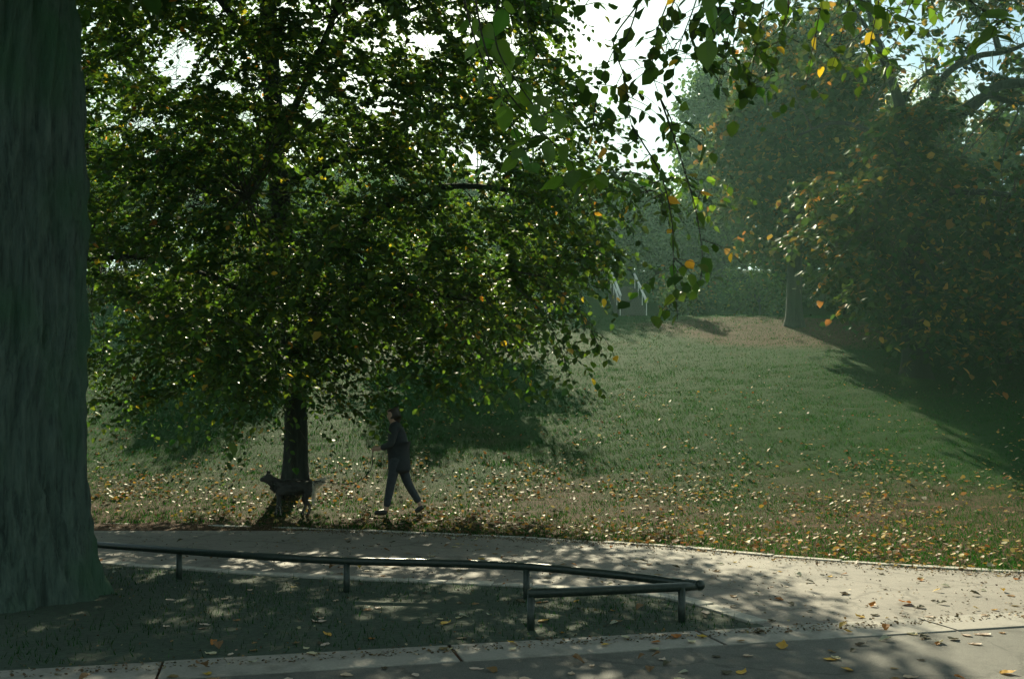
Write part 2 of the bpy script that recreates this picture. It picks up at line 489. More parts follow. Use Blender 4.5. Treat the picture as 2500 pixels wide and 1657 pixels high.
def leaves_mesh(name, cen, size, pal, rng, droop=0.5, tilt=0.6, shape=L6, faces=F6, frames=None):
    k = len(cen)
    x, y, z = frames if frames is not None else orient(k, droop, rng, tilt)
    s = size * np.exp(rng.normal(0, 0.2, k))
    nv = len(shape)
    cr = rng.normal(0, 1, (k, 1)) * 0.18
    sh = np.repeat(shape[None], k, 0).copy()
    sh[:, :, 2] += cr * sh[:, :, 1] ** 2
    V = cen[:, None, :] + s[:, None, None] * (sh[:, :, 0:1] * x[:, None] + sh[:, :, 1:2] * y[:, None] + sh[:, :, 2:3] * z[:, None])
    Fa = (np.arange(k)[:, None, None] * nv + faces[None]).reshape(-1, faces.shape[1])
    col = np.repeat(pick(pal, k, rng), nv, 0)
    return np_mesh(name, V.reshape(-1, 3), Fa, col)
def clump_points(clumps, per, rng):
    """clumps (n,6): centre and radii"""
    c = np.asarray(clumps)
    k = np.maximum(3, rng.poisson(per, len(c)))
    ii = np.repeat(np.arange(len(c)), k)
    p = rng.normal(0, 0.55, (len(ii), 3))
    return c[ii, :3] + p * c[ii, 3:6]

def spray_crown(cl, n_tw, per, L, rng, axis, droop=0.45, tws=None):
    """flat drooping leafy twigs round every clump centre: leaf positions and frames"""
    cl = np.asarray(cl); k = len(cl) * n_tw
    c = np.repeat(cl[:, :3], n_tw, 0)
    rad = c[:, :2] - np.asarray(axis)[None]
    az = np.arctan2(rad[:, 1], rad[:, 0]) + rng.normal(0, 1.0, k)
    ln = L * np.exp(rng.normal(0, 0.3, k)); el = rng.normal(0.05, 0.35, k); dr = droop * np.exp(rng.normal(0, 0.4, k))
    d0 = np.stack([np.cos(az) * np.cos(el), np.sin(az) * np.cos(el), np.sin(el)], -1)
    c = c + rng.normal(0, 0.3, (k, 3)) * np.repeat(cl[:, 3:6], n_tw, 0)
    def at(t): return c + d0 * (ln * t)[:, None] + np.stack([0 * t, 0 * t, -dr * ln * t * t], -1)
    if tws is not None:
        for i in range(0, k):
            tws.tube([at(np.full(k, t))[i] for t in ()] or [c[i], c[i] + d0[i] * ln[i] * 0.5 - np.array((0, 0, dr[i] * ln[i] * 0.25)), c[i] + d0[i] * ln[i] - np.array((0, 0, dr[i] * ln[i]))], [0.006, 0.004, 0.002], 3, False)
    P_, X_, Y_, Z_ = [], [], [], []
    for j in range(per):
        t = np.clip((j + 0.6 + rng.uniform(-.3, .3, k)) / per, 0.05, 1.02)
        p = at(t); tg = d0 + np.stack([0 * t, 0 * t, -2 * dr * t], -1); tg /= np.linalg.norm(tg, axis=1, keepdims=True)
        sd = np.cross(tg, (0, 0, 1.0)); sd /= np.linalg.norm(sd, axis=1, keepdims=True) + 1e-9
        y = 0.55 * tg + (1 if j % 2 else -1) * sd * 0.8 + np.array((0, 0, -0.25)) + rng.normal(0, 0.22, (k, 3)); y /= np.linalg.norm(y, axis=1, keepdims=True)
        up = np.tile((0, 0, 1.0), (k, 1)) + rng.normal(0, 0.42, (k, 3))
        x = np.cross(y, up); x /= np.linalg.norm(x, axis=1, keepdims=True) + 1e-9
        kp = rng.random(k) < 0.86
        P_.append(p[kp]); X_.append(x[kp]); Y_.append(y[kp]); Z_.append(np.cross(x, y)[kp])
    return np.concatenate(P_), (np.concatenate(X_), np.concatenate(Y_), np.concatenate(Z_))

GREEN = [(5, (0.045, 0.085, 0.022)), (4, (0.06, 0.105, 0.025)), (2, (0.085, 0.12, 0.03)), (0.22, (0.28, 0.23, 0.045)), (0.05, (0.30, 0.14, 0.04))]
DEEP = [(5, (0.03, 0.055, 0.02)), (3, (0.042, 0.07, 0.024)), (1, (0.06, 0.09, 0.03))]
AUTUMN = [(8, (0.026, 0.055, 0.016)), (5, (0.045, 0.066, 0.02)), (1.4, (0.14, 0.11, 0.03)), (0.7, (0.25, 0.13, 0.04)), (0.5, (0.34, 0.22, 0.05))]
MIXED = [(5, (0.04, 0.07, 0.022)), (2, (0.075, 0.095, 0.03)), (1, (0.20, 0.15, 0.04)), (0.4, (0.24, 0.11, 0.04))]

def trunk_mesh(pts, rads, n=28, ridge=0.07, flare=None, seed=0, wob=0.03):
    rr = random.Random(seed)
    pts = catmull(pts, 8 if n < 60 else 26); t = np.linspace(0, 1, len(pts)); rads = np.interp(t, np.linspace(0, 1, len(rads)), rads)
    ph = [rr.uniform(0, 6.28) for _ in range(6)]
    v, f = [], []
    for i, p in enumerate(pts):
        for k in range(n):
            a = 2 * math.pi * k / n
            rg = 1 + ridge * (0.5 * math.sin(11 * a + ph[0] + 3 * math.sin(p[2] * 1.3 + ph[1])) + 0.5 * math.sin(17 * a + ph[2] + 2 * math.sin(p[2] * 2.1))) + wob * math.sin(3 * a + p[2] * 0.9 + ph[3])
            rad = rads[i] * rg + (0.032 * math.sin(31 * a + 5 * math.sin(p[2] * 2.2 + ph[5]) + ph[0]) + rr.uniform(-.006, .006) if n > 60 else 0)
            if flare:
                h = max(p[2] - pts[0][2], 0)
                rad += flare[0] * math.exp(-h / flare[1]) * (0.75 + 0.35 * math.sin(5 * a + ph[4]) + 0.15 * math.sin(8 * a + ph[5]))
            v.append((p[0] + math.cos(a) * rad, p[1] + math.sin(a) * rad, p[2]))
    for i in range(len(pts) - 1):
        for k in range(n):
            f.append((i * n + k, i * n + (k + 1) % n, (i + 1) * n + (k + 1) % n, (i + 1) * n + k))
    f.append(tuple((len(pts) - 1) * n + k for k in range(n)))
    me = bpy.data.meshes.new("trunk"); me.from_pydata(v, [], f); me.update(); return me

def limb(mb, a, b, r0, r1, sag=0.15, n=6, k=7, rr=random):
    a, b = np.asarray(a, float), np.asarray(b, float)
    L = np.linalg.norm(b - a)
    mid = (a + b) / 2 + np.array((rr.uniform(-.1, .1) * L, rr.uniform(-.1, .1) * L, sag * L))
    pts = catmull([a, mid, b], k)
    mb.tube(pts, list(np.linspace(r0, r1, len(pts))), n)
    return pts

def finish_tree(root, trunk_me, bmat, limbs, twigs, crown_me, lmat=None):
    o = link("trunk", trunk_me, bmat, root, True); local(o, root)
    for mb in limbs:
        local(mb.build("limb", bmat, root, True), root)
    if twigs is not None and twigs.v:
        local(tag(twigs.build("twigs", M['twig'], root, True), kind="stuff"), root)
    if crown_me is not None:
        local(tag(link("crown", crown_me, lmat or M['leaf'], root), kind="stuff"), root)

def grow(root, base, trunk_pts, rads, ends, clumps, per, leaf, pal, seed, bmat, flare=(0.25, 0.5), droop=0.5, tw=0.012, nlimb_r=0.09, lmat=None, ridge=0.05, twig_every=1, extra=None):
    rng = np.random.default_rng(seed); rr = random.Random(seed)
    tm = trunk_mesh(trunk_pts, rads, 24 if rads[0] < 0.5 else 96, ridge, flare, seed)
    tp = catmull(trunk_pts, 8)
    limbs, nodes = [], [np.asarray(p) for p in tp[len(tp) // 2:]]
    for (h, e, r) in ends:
        k = min(range(len(tp)), key=lambda i: abs(tp[i][2] - h))
        mb = MB(); pts = limb(mb, tp[k], e, r, r * 0.3, 0.12, 8, 8, rr)
        limbs.append(mb); nodes += pts[3:]
    N = np.array(nodes)
    tws = MB()
    cl = np.asarray(clumps)
    for i in range(0, len(cl), twig_every):
        c = cl[i, :3]
        j = np.argmin(np.linalg.norm(N - c, axis=1) + np.maximum(0, N[:, 2] - c[2]) * 0.3)
        limb(tws, N[j], c, tw * 1.6, tw * 0.5, rr.uniform(0.0, 0.15), 4, 4, rr)
    pts = clump_points(cl, per, rng)
    if extra is not None: pts = np.concatenate([pts, extra])
    cm = leaves_mesh("crown", pts, leaf, pal, rng, droop)
    finish_tree(root, tm, bmat, limbs, tws, cm, lmat)

def in_poly(x, y, poly):
    ins = np.zeros(len(x), bool); n_ = len(poly)
    for i in range(n_):
        x0, y0 = poly[i]; x1, y1 = poly[(i + 1) % n_]
        c = ((y0 > y) != (y1 > y)) & (x < (x1 - x0) * (y - y0) / (y1 - y0 + 1e-9) + x0)
        ins ^= c
    return ins

def ell_clumps(c, rad, k, rng, size, shell=0.45, zmin=-1.0):
    """clump centres spread through an ellipsoid crown, biased to its shell"""
    out = []
    while len(out) < k:
        d = rng.normal(0, 1, 3); d /= np.linalg.norm(d)
        if d[2] < zmin: continue
        r = rng.uniform(shell, 1.0) ** 0.7
        bumpy = 0.82 + 0.22 * math.sin(d[0] * 5 + c[0]) * math.sin(d[1] * 4 + d[2] * 6 + c[1])
        p = np.array(c) + d * r * bumpy * np.array(rad)
        s = size * rng.uniform(0.7, 1.35)
        out.append((*p, s, s, s * 0.7))
    return np.array(out)

# ------------------------------------------------------------------ broad old trunk standing in the bed (left)
rng = np.random.default_rng(11)
t1 = tag(empty("old_tree", (-4.6, 8.9, 0.0)), "massive old tree with a broad flared trunk standing in the railed bed", "tree")
T1 = [(-4.52, 8.9, -0.15), (-4.52, 8.9, 2.0), (-4.54, 8.92, 4.5), (-4.75, 9.0, 7.5), (-4.7, 9.2, 10.5), (-4.6, 9.3, 13)]
cl = ell_clumps((-4.9, 9.2, 9.6), (6.6, 5.6, 4.2), 420, rng, 0.8, 0.25)
cl = np.concatenate([cl, ell_clumps((0.2, 8.0, 7.6), (3.0, 3.2, 1.3), 110, rng, 0.6, 0.1)])  # bough above the view, added to shade the near twigs
cl = cl[(cl[:, 2] > 5.6) | ((cl[:, 2] > 5.0) & (cl[:, 0] < -2.5))]
ends = [(5.5, (0.9, 8.9, 7.8), 0.19), (5.2, (-7.6, 9.0, 8.4), 0.2), (6.2, (-4.2, 6.3, 9.0), 0.16), (6.6, (-4.9, 12.2, 9.2), 0.16), (8, (-2.6, 10.6, 11.3), 0.13), (8.4, (-7.0, 8.0, 11.6), 0.13)]
grow(t1, None, T1, [0.62, 0.62, 0.60, 0.5, 0.3, 0.1], ends, cl, 100, 0.15, GREEN, 21, M['bark'], flare=(0.32, 0.6), ridge=0.075, twig_every=2)

# ------------------------------------------------------------------ lime tree whose crown fills the upper left
rng = np.random.default_rng(5)
z2 = float(gz(-4.0, 18.5))
t2 = tag(empty("lime_tree", (-4.0, 18.5, z2)), "leafy green tree with low sweeping branches, its straight trunk behind the dog", "tree")
T2 = [(-4.0, 18.5, z2 - 0.2), (-4.05, 18.5, 2.5), (-4.3, 18.5, 5.5), (-4.5, 18.5, 8.5), (-4.6, 18.4, 11.5), (-4.6, 18.3, 14.0)]
POLY = [(120, -420), (1250, -420), (1330, -60), (1310, 60), (1375, 170), (1415, 260), (1490, 340), (1560, 420), (1625, 500), (1640, 640), (1560, 700), (1470, 640), (1340, 690), (1290, 740), (1150, 800), (1020, 860), (950, 920), (900, 870), (760, 930), (640, 960), (450, 965), (400, 930), (390, 850), (430, 760), (330, 690), (200, 690), (120, 600)]
HOLES = [(435, 150, 48, 62), (485, 480, 40, 34), (560, 210, 26, 20), (700, 245, 30, 16), (770, 270, 24, 30), (600, 280, 30, 14), (540, 20, 20, 20), (1045, 105, 26, 32), (1000, 30, 20, 20), (1110, 440, 26, 16), (880, 470, 26, 12), (1190, 30, 24, 20), (350, 300, 30, 20), (980, 440, 22, 14), (1240, 115, 30, 26), (870, 30, 20, 16), (300, 640, 60, 30)]
cl = []
while len(cl) < 980:
    x, y = rng.uniform(110, 1650), rng.uniform(-420, 990)
    if not in_poly(np.array([x]), np.array([y]), POLY)[0]: continue
    f = (y + 420) / 1400.0
    d = rng.uniform(12.8, 22.5)
    p = P(x, y, d)
    if p[2] < 2.55 + 0.54 * (d - 18.5): continue
    if p[0] > 1.5 - 0.12 * max(0, d - 16): continue
    if p[2] < gz(p[0], p[1]) + 1.3: continue
    dens = 0.55 + 0.45 * math.sin(x * 0.013 + y * 0.021 + 1.0) * math.sin(x * 0.019 - y * 0.011)
    if rng.random() > 0.45 + 0.55 * dens: continue
    s = rng.uniform(0.34, 0.62)
    cl.append((*p, s, s, s * 0.62))
for i in range(260):      # upper crown, mostly above the view, thickened to shade the near twigs
    p = P(rng.uniform(80, 1270), rng.uniform(-760, -60), rng.uniform(14.5, 22))
    if ((p[0] + 4.2) / 5.2) ** 2 + ((p[2] - 9) / 6.0) ** 2 > 1: continue
    s = rng.uniform(0.4, 0.7); cl.append((*p, s, s, s * 0.62))
for i in range(170):      # low skirt on the far side, shading the path
    d = rng.uniform(17, 21.5); x = rng.uniform(-7.4, -0.6); z = 2.6 + 0.54 * (d - 18.5) + rng.uniform(0, 1.1)
    s = rng.uniform(0.35, 0.6); cl.append((x, d, max(z, gz(x, d) + 1.4), s, s, s * 0.6))
cl = np.array(cl)
tws = MB()
pts, FR = spray_crown(cl, 7, 19, 0.8, rng, (-4.2, 18.5), 0.5, tws)
# gaps between the boughs
def keep(pts, holes):
    u = 1250 + pts[:, 0] / pts[:, 1] * 2431; v = 1022 - (pts[:, 2] - CAM_H) / pts[:, 1] * 2431
    k = np.ones(len(pts), bool)
    for (hx, hy, a, b_) in holes:
        q = ((u - hx) / a) ** 2 + ((v - hy) / b_) ** 2 + 0.35 * np.sin(u * 0.11 + v * 0.07)
        k &= ~((q < 1.0) & (RNG.random(len(pts)) < 0.93))
    return k
HOLE3 = [P(h[0], h[1], 17.5) for h in HOLES]
kp = keep(pts, HOLES); pts = pts[kp]; FR = tuple(f_[kp] for f_ in FR)
tm = trunk_mesh(T2, [0.21, 0.205, 0.19, 0.16, 0.11, 0.05], 20, 0.05, (0.17, 0.3), 3)
tp = catmull(T2, 8); rr = random.Random(3)
ends = [(3.2, (-0.6, 15.2, 3.4), 0.08), (3.6, (-7.6, 15.6, 4.0), 0.08), (4.2, (0.9, 16.2, 5.2), 0.09), (4.6, (-3.6, 13.6, 4.6), 0.08), (5.2, (-8.6, 17.2, 6.2), 0.09), (5.8, (1.0, 18.6, 7.6), 0.09), (6.5, (-2.4, 14.6, 8.2), 0.08), (6.8, (-5.6, 21.8, 8.8), 0.09), (7.6, (-0.8, 20.4, 10.2), 0.08), (8.0, (-7.4, 16.6, 10.6), 0.08), (9.5, (-2.6, 16.4, 12.0), 0.07), (9.8, (-5.6, 18.6, 13.2), 0.06)]
limbs, nodes = [], []
for (h, e, r) in ends:
    k = min(range(len(tp)), key=lambda i: abs(tp[i][2] - h))
    mb = MB(); q = limb(mb, tp[k], e, r, r * 0.3, 0.12, 8, 8, rr); limbs.append(mb); nodes += q[3:]
N = np.array(nodes)
for c in cl[::2, :3]:
    dd = np.linalg.norm(N - c, axis=1); j = np.argmin(dd)
    if dd[j] < 1.9: limb(tws, N[j], c, 0.016, 0.005, rr.uniform(0, .12), 4, 4, rr)
finish_tree(t2, tm, M['bark_dark'], limbs, tws, leaves_mesh("crown", pts, 0.098, GREEN, rng, frames=FR))

# single large leaves, shared meshes
def leaf_variant(pal, seed, wid=0.33, ser=True):
    r_ = np.random.default_rng(seed)
    tt = np.array([0.0, 0.10, 0.24, 0.40, 0.56, 0.72, 0.86, 1.0])
    w = wid * np.array([0, 0.62, 0.95, 1.0, 0.88, 0.62, 0.3, 0])
    cur = r_.normal(0, 0.16); fold = r_.uniform(0.05, 0.25)
    v = [(0, t, cur * t * t) for t in tt]
    k = len(tt); li, ri = [], []
    for s, lst in ((-1, li), (1, ri)):
        for i in range(1, k - 1):
            ww = w[i] * r_.uniform(0.93, 1.07)
            lst.append(len(v)); v.append((s * ww, tt[i] - 0.02, cur * tt[i] ** 2 + fold * ww + r_.normal(0, 0.012)))
    f = []
    for lst, flip in ((li, False), (ri, True)):
        e = [0] + lst + [k - 1]
        for i in range(k - 1):
            q = [i, i + 1, e[i + 1], e[i]]
            q = [a for j, a in enumerate(q) if a not in q[:j]]
            f.append(tuple(q[::-1] if flip else q))
    me = bpy.data.meshes.new("leaf"); me.from_pydata(v, [], f)
    col = pick(pal, 1, r_, 0.12)[0]
    a = me.attributes.new("tint", 'FLOAT_COLOR', 'POINT')
    for d_ in a.data: d_.color = (*col, 1)
    me.materials.append(M['spray_leaf']); me.update(); return me
ELM = [(6, (0.05, 0.095, 0.022)), (4, (0.075, 0.125, 0.028))]
YEL = [(3, (0.42, 0.29, 0.045)), (1, (0.38, 0.2, 0.05))]
VAR = [leaf_variant(ELM, 100 + i) for i in range(12)] + [leaf_variant(YEL, 200 + i) for i in range(2)]

def spray(path, rr, tw, out, leaf=0.078, side=5, spacing=0.045, r0=0.006, sl=(0.15, 0.4), spread=1.0):
    """a hanging twig with side twigs; appends leaf frames (pos, dir, normal, size) to out"""
    pts = catmull(path, 8)
    tw.tube(pts, list(np.linspace(r0, r0 * 0.3, len(pts))), 5)
    def along(pp, start=0.0):
        acc = 0; sgn = 1
        for i in range(len(pp) - 1):
            a, b_ = np.asarray(pp[i]), np.asarray(pp[i + 1]); L = np.linalg.norm(b_ - a); t = (b_ - a) / (L + 1e-9)
            acc += L
            while acc > spacing:
                acc -= spacing; sgn = -sgn
                if rr.random() < 0.15: continue
                sd = np.cross(t, (rr.gauss(0, .5), rr.gauss(0, .5), 1)); sd /= np.linalg.norm(sd) + 1e-9
                dr = 0.55 * t + sgn * sd * 0.75 + np.array((rr.gauss(0, .25), rr.gauss(0, .25), -0.55 + rr.gauss(0, .2))); dr /= np.linalg.norm(dr)
                out.append((b_, dr, leaf * rr.uniform(0.7, 1.2)))
    along(pts[len(pts) // 4:])
    for s in range(side):
        i = rr.randrange(len(pts) // 6, len(pts) - 2)
        a = np.asarray(pts[i]); L = rr.uniform(*sl)
        an = rr.uniform(0, 6.28)
        e = a + np.array((math.cos(an) * L * spread, math.sin(an) * L * 0.7, -L * rr.uniform(0.2, 0.9)))
        q = catmull([a, (a + e) / 2 + np.array((0, 0, 0.12 * L)), e], 6)
        tw.tube(q, list(np.linspace(r0 * 0.5, r0 * 0.2, len(q))), 4)
        along(q)

def place_leaves(out, root, maxn, rr, far_first=None):
    """the largest leaves as parts of their own, the others joined"""
    out = sorted(out, key=lambda l: -l[2] / max(l[0][1], 0.3))
    for (p, dr, s) in out[:maxn]:
        me = VAR[rr.randrange(12)] if rr.random() > 0.09 or p[1] < 3.5 else VAR[12 + rr.randrange(2)]
        o = bpy.data.objects.new("leaf", me); COL.objects.link(o); o.parent = root
        y = Vector(dr); nz = Vector((rr.gauss(0, .5), rr.gauss(-.3, .5), 1)); x = y.cross(nz).normalized(); z = x.cross(y)
        mm = Matrix((x, y, z)).transposed().to_4x4()
        o.matrix_parent_inverse = Matrix.Translation(-Vector(root.location))
        o.matrix_basis = Matrix.Translation(Vector(p)) @ mm @ Matrix.Diagonal((s, s, s, 1))
    rest = out[maxn:]
    if rest:
        cen = np.array([l[0] for l in rest]); y = np.array([l[1] for l in rest])
        k = len(rest); r_ = np.random.default_rng(k)
        up = np.tile((0, -0.3, 1.0), (k, 1)) + r_.normal(0, 0.5, (k, 3))
        x = np.cross(y, up); x /= np.linalg.norm(x, axis=1, keepdims=True); z = np.cross(x, y)
        me = leaves_mesh("foliage", cen, 0.078, GREEN, r_, frames=(x, y, z))
        local(tag(link("foliage", me, M['leaf'], root), kind="stuff"), root)

# the low outer sprays of the lime tree, big enough to tell their leaves apart
rr = random.Random(31); out = []; tw = MB()
for (x0, y0, x1, y1, d0, d1, sd) in [(1060, 740, 1190, 965, 12.6, 11.4, 12), (1180, 720, 1300, 965, 12.4, 11.2, 13), (1260, 700, 1400, 930, 12.4, 11.4, 13), (1320, 690, 1480, 880, 12.6, 11.6, 12), (1250, 660, 1450, 800, 13, 12, 9), (1120, 720, 1250, 880, 13, 12, 10),
                                     (1000, 700, 1120, 830, 14, 13, 7), (1480, 420, 1660, 520, 13, 12, 8), (1560, 460, 1740, 500, 12, 11, 7), (1560, 470, 1640, 560, 12, 11.2, 9), (1420, 440, 1470, 640, 13, 12.4, 9),
                                     (440, 760, 540, 920, 13.5, 12.8, 7), (560, 780, 700, 940, 13.5, 12.6, 8), (800, 760, 930, 900, 13.8, 13, 8)]:
    a, b_ = P(x0, y0, d0), P(x1, y1, d1)
    spray([a, (a * 0.45 + b_ * 0.55) + np.array((0, 0, 0.22)), b_], rr, tw, out, 0.10, sd, 0.06, 0.010, (0.35, 0.95))
local(tag(tw.build("twigs", M['twig'], t2, True), kind="stuff"), t2)
place_leaves(out, t2, 290, rr)

# ------------------------------------------------------------------ elm overhead, trunk to the right of the view
t3 = tag(empty("overhanging_elm", (5.2, 3.6, 0.0)), "elm with long twigs of pointed leaves hanging down across the bright sky", "tree")
T3 = [(5.2, 3.6, -0.1), (5.15, 3.6, 2.0), (5.0, 3.65, 4.2), (4.9, 3.7, 6.5), (4.8, 3.7, 9)]
tm = trunk_mesh(T3, [0.3, 0.27, 0.22, 0.15, 0.06], 20, 0.05, (0.2, 0.35), 9)
limbs = []; rr = random.Random(8)
for e, h, r in (((0.9, 5.7, 5.1), 4.0, 0.085), ((2.2, 6.2, 5.3), 4.4, 0.08), ((0.1, 2.6, 3.15), 3.2, 0.06), ((1.6, 2.9, 3.3), 3.4, 0.05), ((2.9, 4.6, 5.5), 5.0, 0.07)):
    mb = MB(); k = min(range(len(T3)), key=lambda i: abs(T3[i][2] - h)); limb(mb, (5.1, 3.62, h), e, r, 0.015, 0.14, 8, 9, rr); limbs.append(mb)
out = []; tw = MB()
D = 5.6
for path, sd in [([(1640, -190, D), (1575, -20, D), (1506, 80, D), (1500, 120, D), (1523, 184, D), (1533, 250, D), (1542, 306, D), (1565, 350, D)], 12),
                 ([(1600, -180, D), (1560, 0, D - .1), (1530, 90, D - .1), (1500, 120, D), (1470, 190, D), (1455, 250, D)], 8),
                 ([(1700, -190, D + .2), (1640, -20, D + .2), (1600, 90, D + .2), (1595, 180, D + .2), (1612, 240, D + .2)], 8),
                 ([(1500, -170, D - .2), (1460, -40, D - .2), (1410, 40, D - .2)], 2),
                 ([(1750, -180, D + .4), (1700, 0, D + .4), (1660, 110, D + .4), (1640, 200, D + .4)], 11),
                 ([(1800, -180, D + .3), (1760, 0, D + .3), (1730, 130, D + .3), (1745, 190, D + .3)], 10),
                 ([(1860, -180, D + .6), (1830, 0, D + .6), (1790, 110, D + .6), (1800, 160, D + .6)], 10),
                 ([(1680, -170, D), (1650, -10, D), (1620, 60, D), (1650, 140, D)], 9),
                 ([(1960, -180, D + .7), (1930, 0, D + .7), (1900, 110, D + .7)], 9),
                 ([(1560, -180, D + .3), (1650, -60, D + .3), (1740, 10, D + .3), (1830, 60, D + .3)], 9),
                 ([(1542, 306, D), (1570, 350, D), (1615, 430, D), (1640, 540, D), (1645, 660, D), (1655, 780, D)], 14), ([(1612, 240, D + .2), (1660, 380, D + .2), (1700, 520, D + .2), (1715, 640, D + .2), (1700, 720, D + .2)], 11),
                 ([(1455, 250, D), (1450, 300, D), (1480, 360, D)], 5), ([(1612, 240, D + .2), (1640, 300, D + .2), (1625, 340, D + .2)], 6),
                 ([(1285, -120, D), (1280, 0, D), (1300, 100, D), (1330, 170, D)], 6)] + [
                 ([(x + 60, -190, 6.5), (x + 30, -20, 6.5), (x, y * 0.6, 6.5), (x - 20, y, 6.5)], 9) for x, y in ((1690, 150), (1770, 220), (1840, 250), (1900, 190), (1980, 240), (2050, 170), (2120, 210), (2200, 120), (1740, 90))]:
    spray([P(*q) for q in path], rr, tw, out, 0.072, int(sd * 0.75), 0.066, 0.006, (0.12, 0.34))
# twigs much closer, in the shade of the lime tree
for path, sd in [([(1150, -60, 2.7), (1200, 160, 2.7), (1330, 330, 2.65), (1440, 410, 2.6), (1560, 450, 2.6)], 8), ([(1120, -60, 2.8), (1160, 100, 2.8), (1230, 260, 2.8), (1290, 400, 2.8)], 7),
                 ([(1230, -80, 2.6), (1210, 100, 2.6), (1290, 240, 2.6), (1380, 350, 2.55)], 6),
                 ([(1700, -120, 2.5), (1780, -30, 2.5), (1880, 30, 2.5)], 6), ([(2250, -120, 2.5), (2340, -20, 2.5), (2440, 50, 2.5), (2490, 80, 2.5)], 6), ([(1950, -120, 2.7), (2060, -20, 2.7), (2180, 30, 2.7)], 5)]:
    spray([P(*q) for q in path], rr, tw, out, 0.062, sd, 0.034, 0.003, (0.06, 0.16))
near_cl = ell_clumps((3.2, 3.8, 7.7), (5.0, 4.4, 2.0), 230, np.random.default_rng(4), 0.5, 0.4)  # unseen overhead crown, enlarged to dim sky light on the foreground
local(tag(tw.build("twigs", M['twig'], t3, True), kind="stuff"), t3)
finish_tree(t3, tm, M['bark'], limbs, None, leaves_mesh("crown", clump_points(near_cl, 75, np.random.default_rng(2)), 0.12, GREEN, np.random.default_rng(3)))
place_leaves(out, t3, 295, rr)

# ------------------------------------------------------------------ trees on the slope and behind the crest
def slope_tree(name, label, x, y, h, crown, radii, k, per, leaf, pal, seed, r=0.25, zmin=-1.0, bm=None, size=0.7, shell=0.35, group=None, lean=0.0):
    zb = float(gz(x, y)); rng = np.random.default_rng(seed)
    root = tag(empty(name, (x, y, zb)), label, "shrub" if "shrub" in name or "bush" in name else "tree", group)
    c = np.array((x + crown[0], y + crown[1], zb + crown[2]))
    cl = ell_clumps(c, radii, k, rng, size, shell, zmin)
    cl = cl[cl[:, 2] > gz(cl[:, 0], cl[:, 1]) + 0.25]
    tpz = zb + h * 0.8
    T = [(x, y, zb - 0.2), (x + 0.05, y, zb + h * 0.25), (x + lean * 0.5, y, zb + h * 0.5), (x + lean, y, tpz)]
    ends = []
    for i in range(6):
        q = cl[rng.integers(len(cl)), :3]; ends.append((zb + h * rng.uniform(0.25, 0.6), q, r * 0.4))
    grow(root, None, T, [r, r * 0.85, r * 0.6, r * 0.2], ends, cl, per, leaf, pal, seed, bm or M['bark_dark'], flare=(r * 0.6, 0.35), twig_every=3, tw=0.02, lmat=M['autumn_leaf'] if pal is AUTUMN else None)
    return root

# crest tree with browning leaves
slope_tree("maple_tree", "maple with browning orange leaves on the grass crest, sun casting its trunk shadow downhill", 10.75, 38.0, 13.5, (0.5, 0.6, 7.4), (3.7, 3.4, 5.8), 300, 160, 0.24, AUTUMN, 41, 0.3, size=0.75)
# broad tree at the right with bent limbs
z5 = float(gz(11.6, 28.5))
t5 = tag(empty("chestnut_tree", (11.6, 28.5, z5)), "chestnut with thick crooked limbs against the blue sky and russet lower leaves", "tree")
rng = np.random.default_rng(51)
T5 = [(11.6, 28.5, z5 - .2), (11.5, 28.5, 5.5), tuple(P(2222, 420, 28.4)), tuple(P(2195, 250, 28.4)), tuple(P(2130, 60, 28.6)), tuple(P(2110, -120, 28.6))]
cl = []
def addpoly(poly, k, d0, d1, s0, s1):
    c = 0
    xs_ = [q[0] for q in poly]; ys_ = [q[1] for q in poly]
    while c < k:
        x, y = rng.uniform(min(xs_), max(xs_)), rng.uniform(min(ys_), max(ys_))
        if in_poly(np.array([x]), np.array([y]), poly)[0]:
            s = rng.uniform(s0, s1); p = P(x, y, rng.uniform(d0, d1))
            if p[2] > gz(p[0], p[1]) + 0.8:
                cl.append((*p, s, s, s * 0.65)); c += 1
addpoly([(1930, 480), (2060, 390), (2160, 420), (2260, 380), (2420, 420), (2620, 380), (2900, 300), (2900, 840), (2500, 880), (2300, 850), (2180, 800), (2090, 720), (2030, 640)], 360, 25.0, 31.5, 0.45, 0.85)
addpoly([(1900, -350), (2900, -350), (2900, 120), (2600, 60), (2480, 60), (2300, 130), (2160, 250), (1980, 200), (1850, 60)], 120, 26, 31, 0.4, 0.8)
addpoly([(2150, 300), (2260, 250), (2340, 300), (2310, 460), (2160, 460)], 30, 25.8, 27.2, 0.3, 0.5)
addpoly([(2200, 120), (2560, 40), (2620, 330), (2330, 400), (2190, 330)], 26, 27, 30, 0.3, 0.5)
cl = np.array(cl)
limbs = []; nodes = []
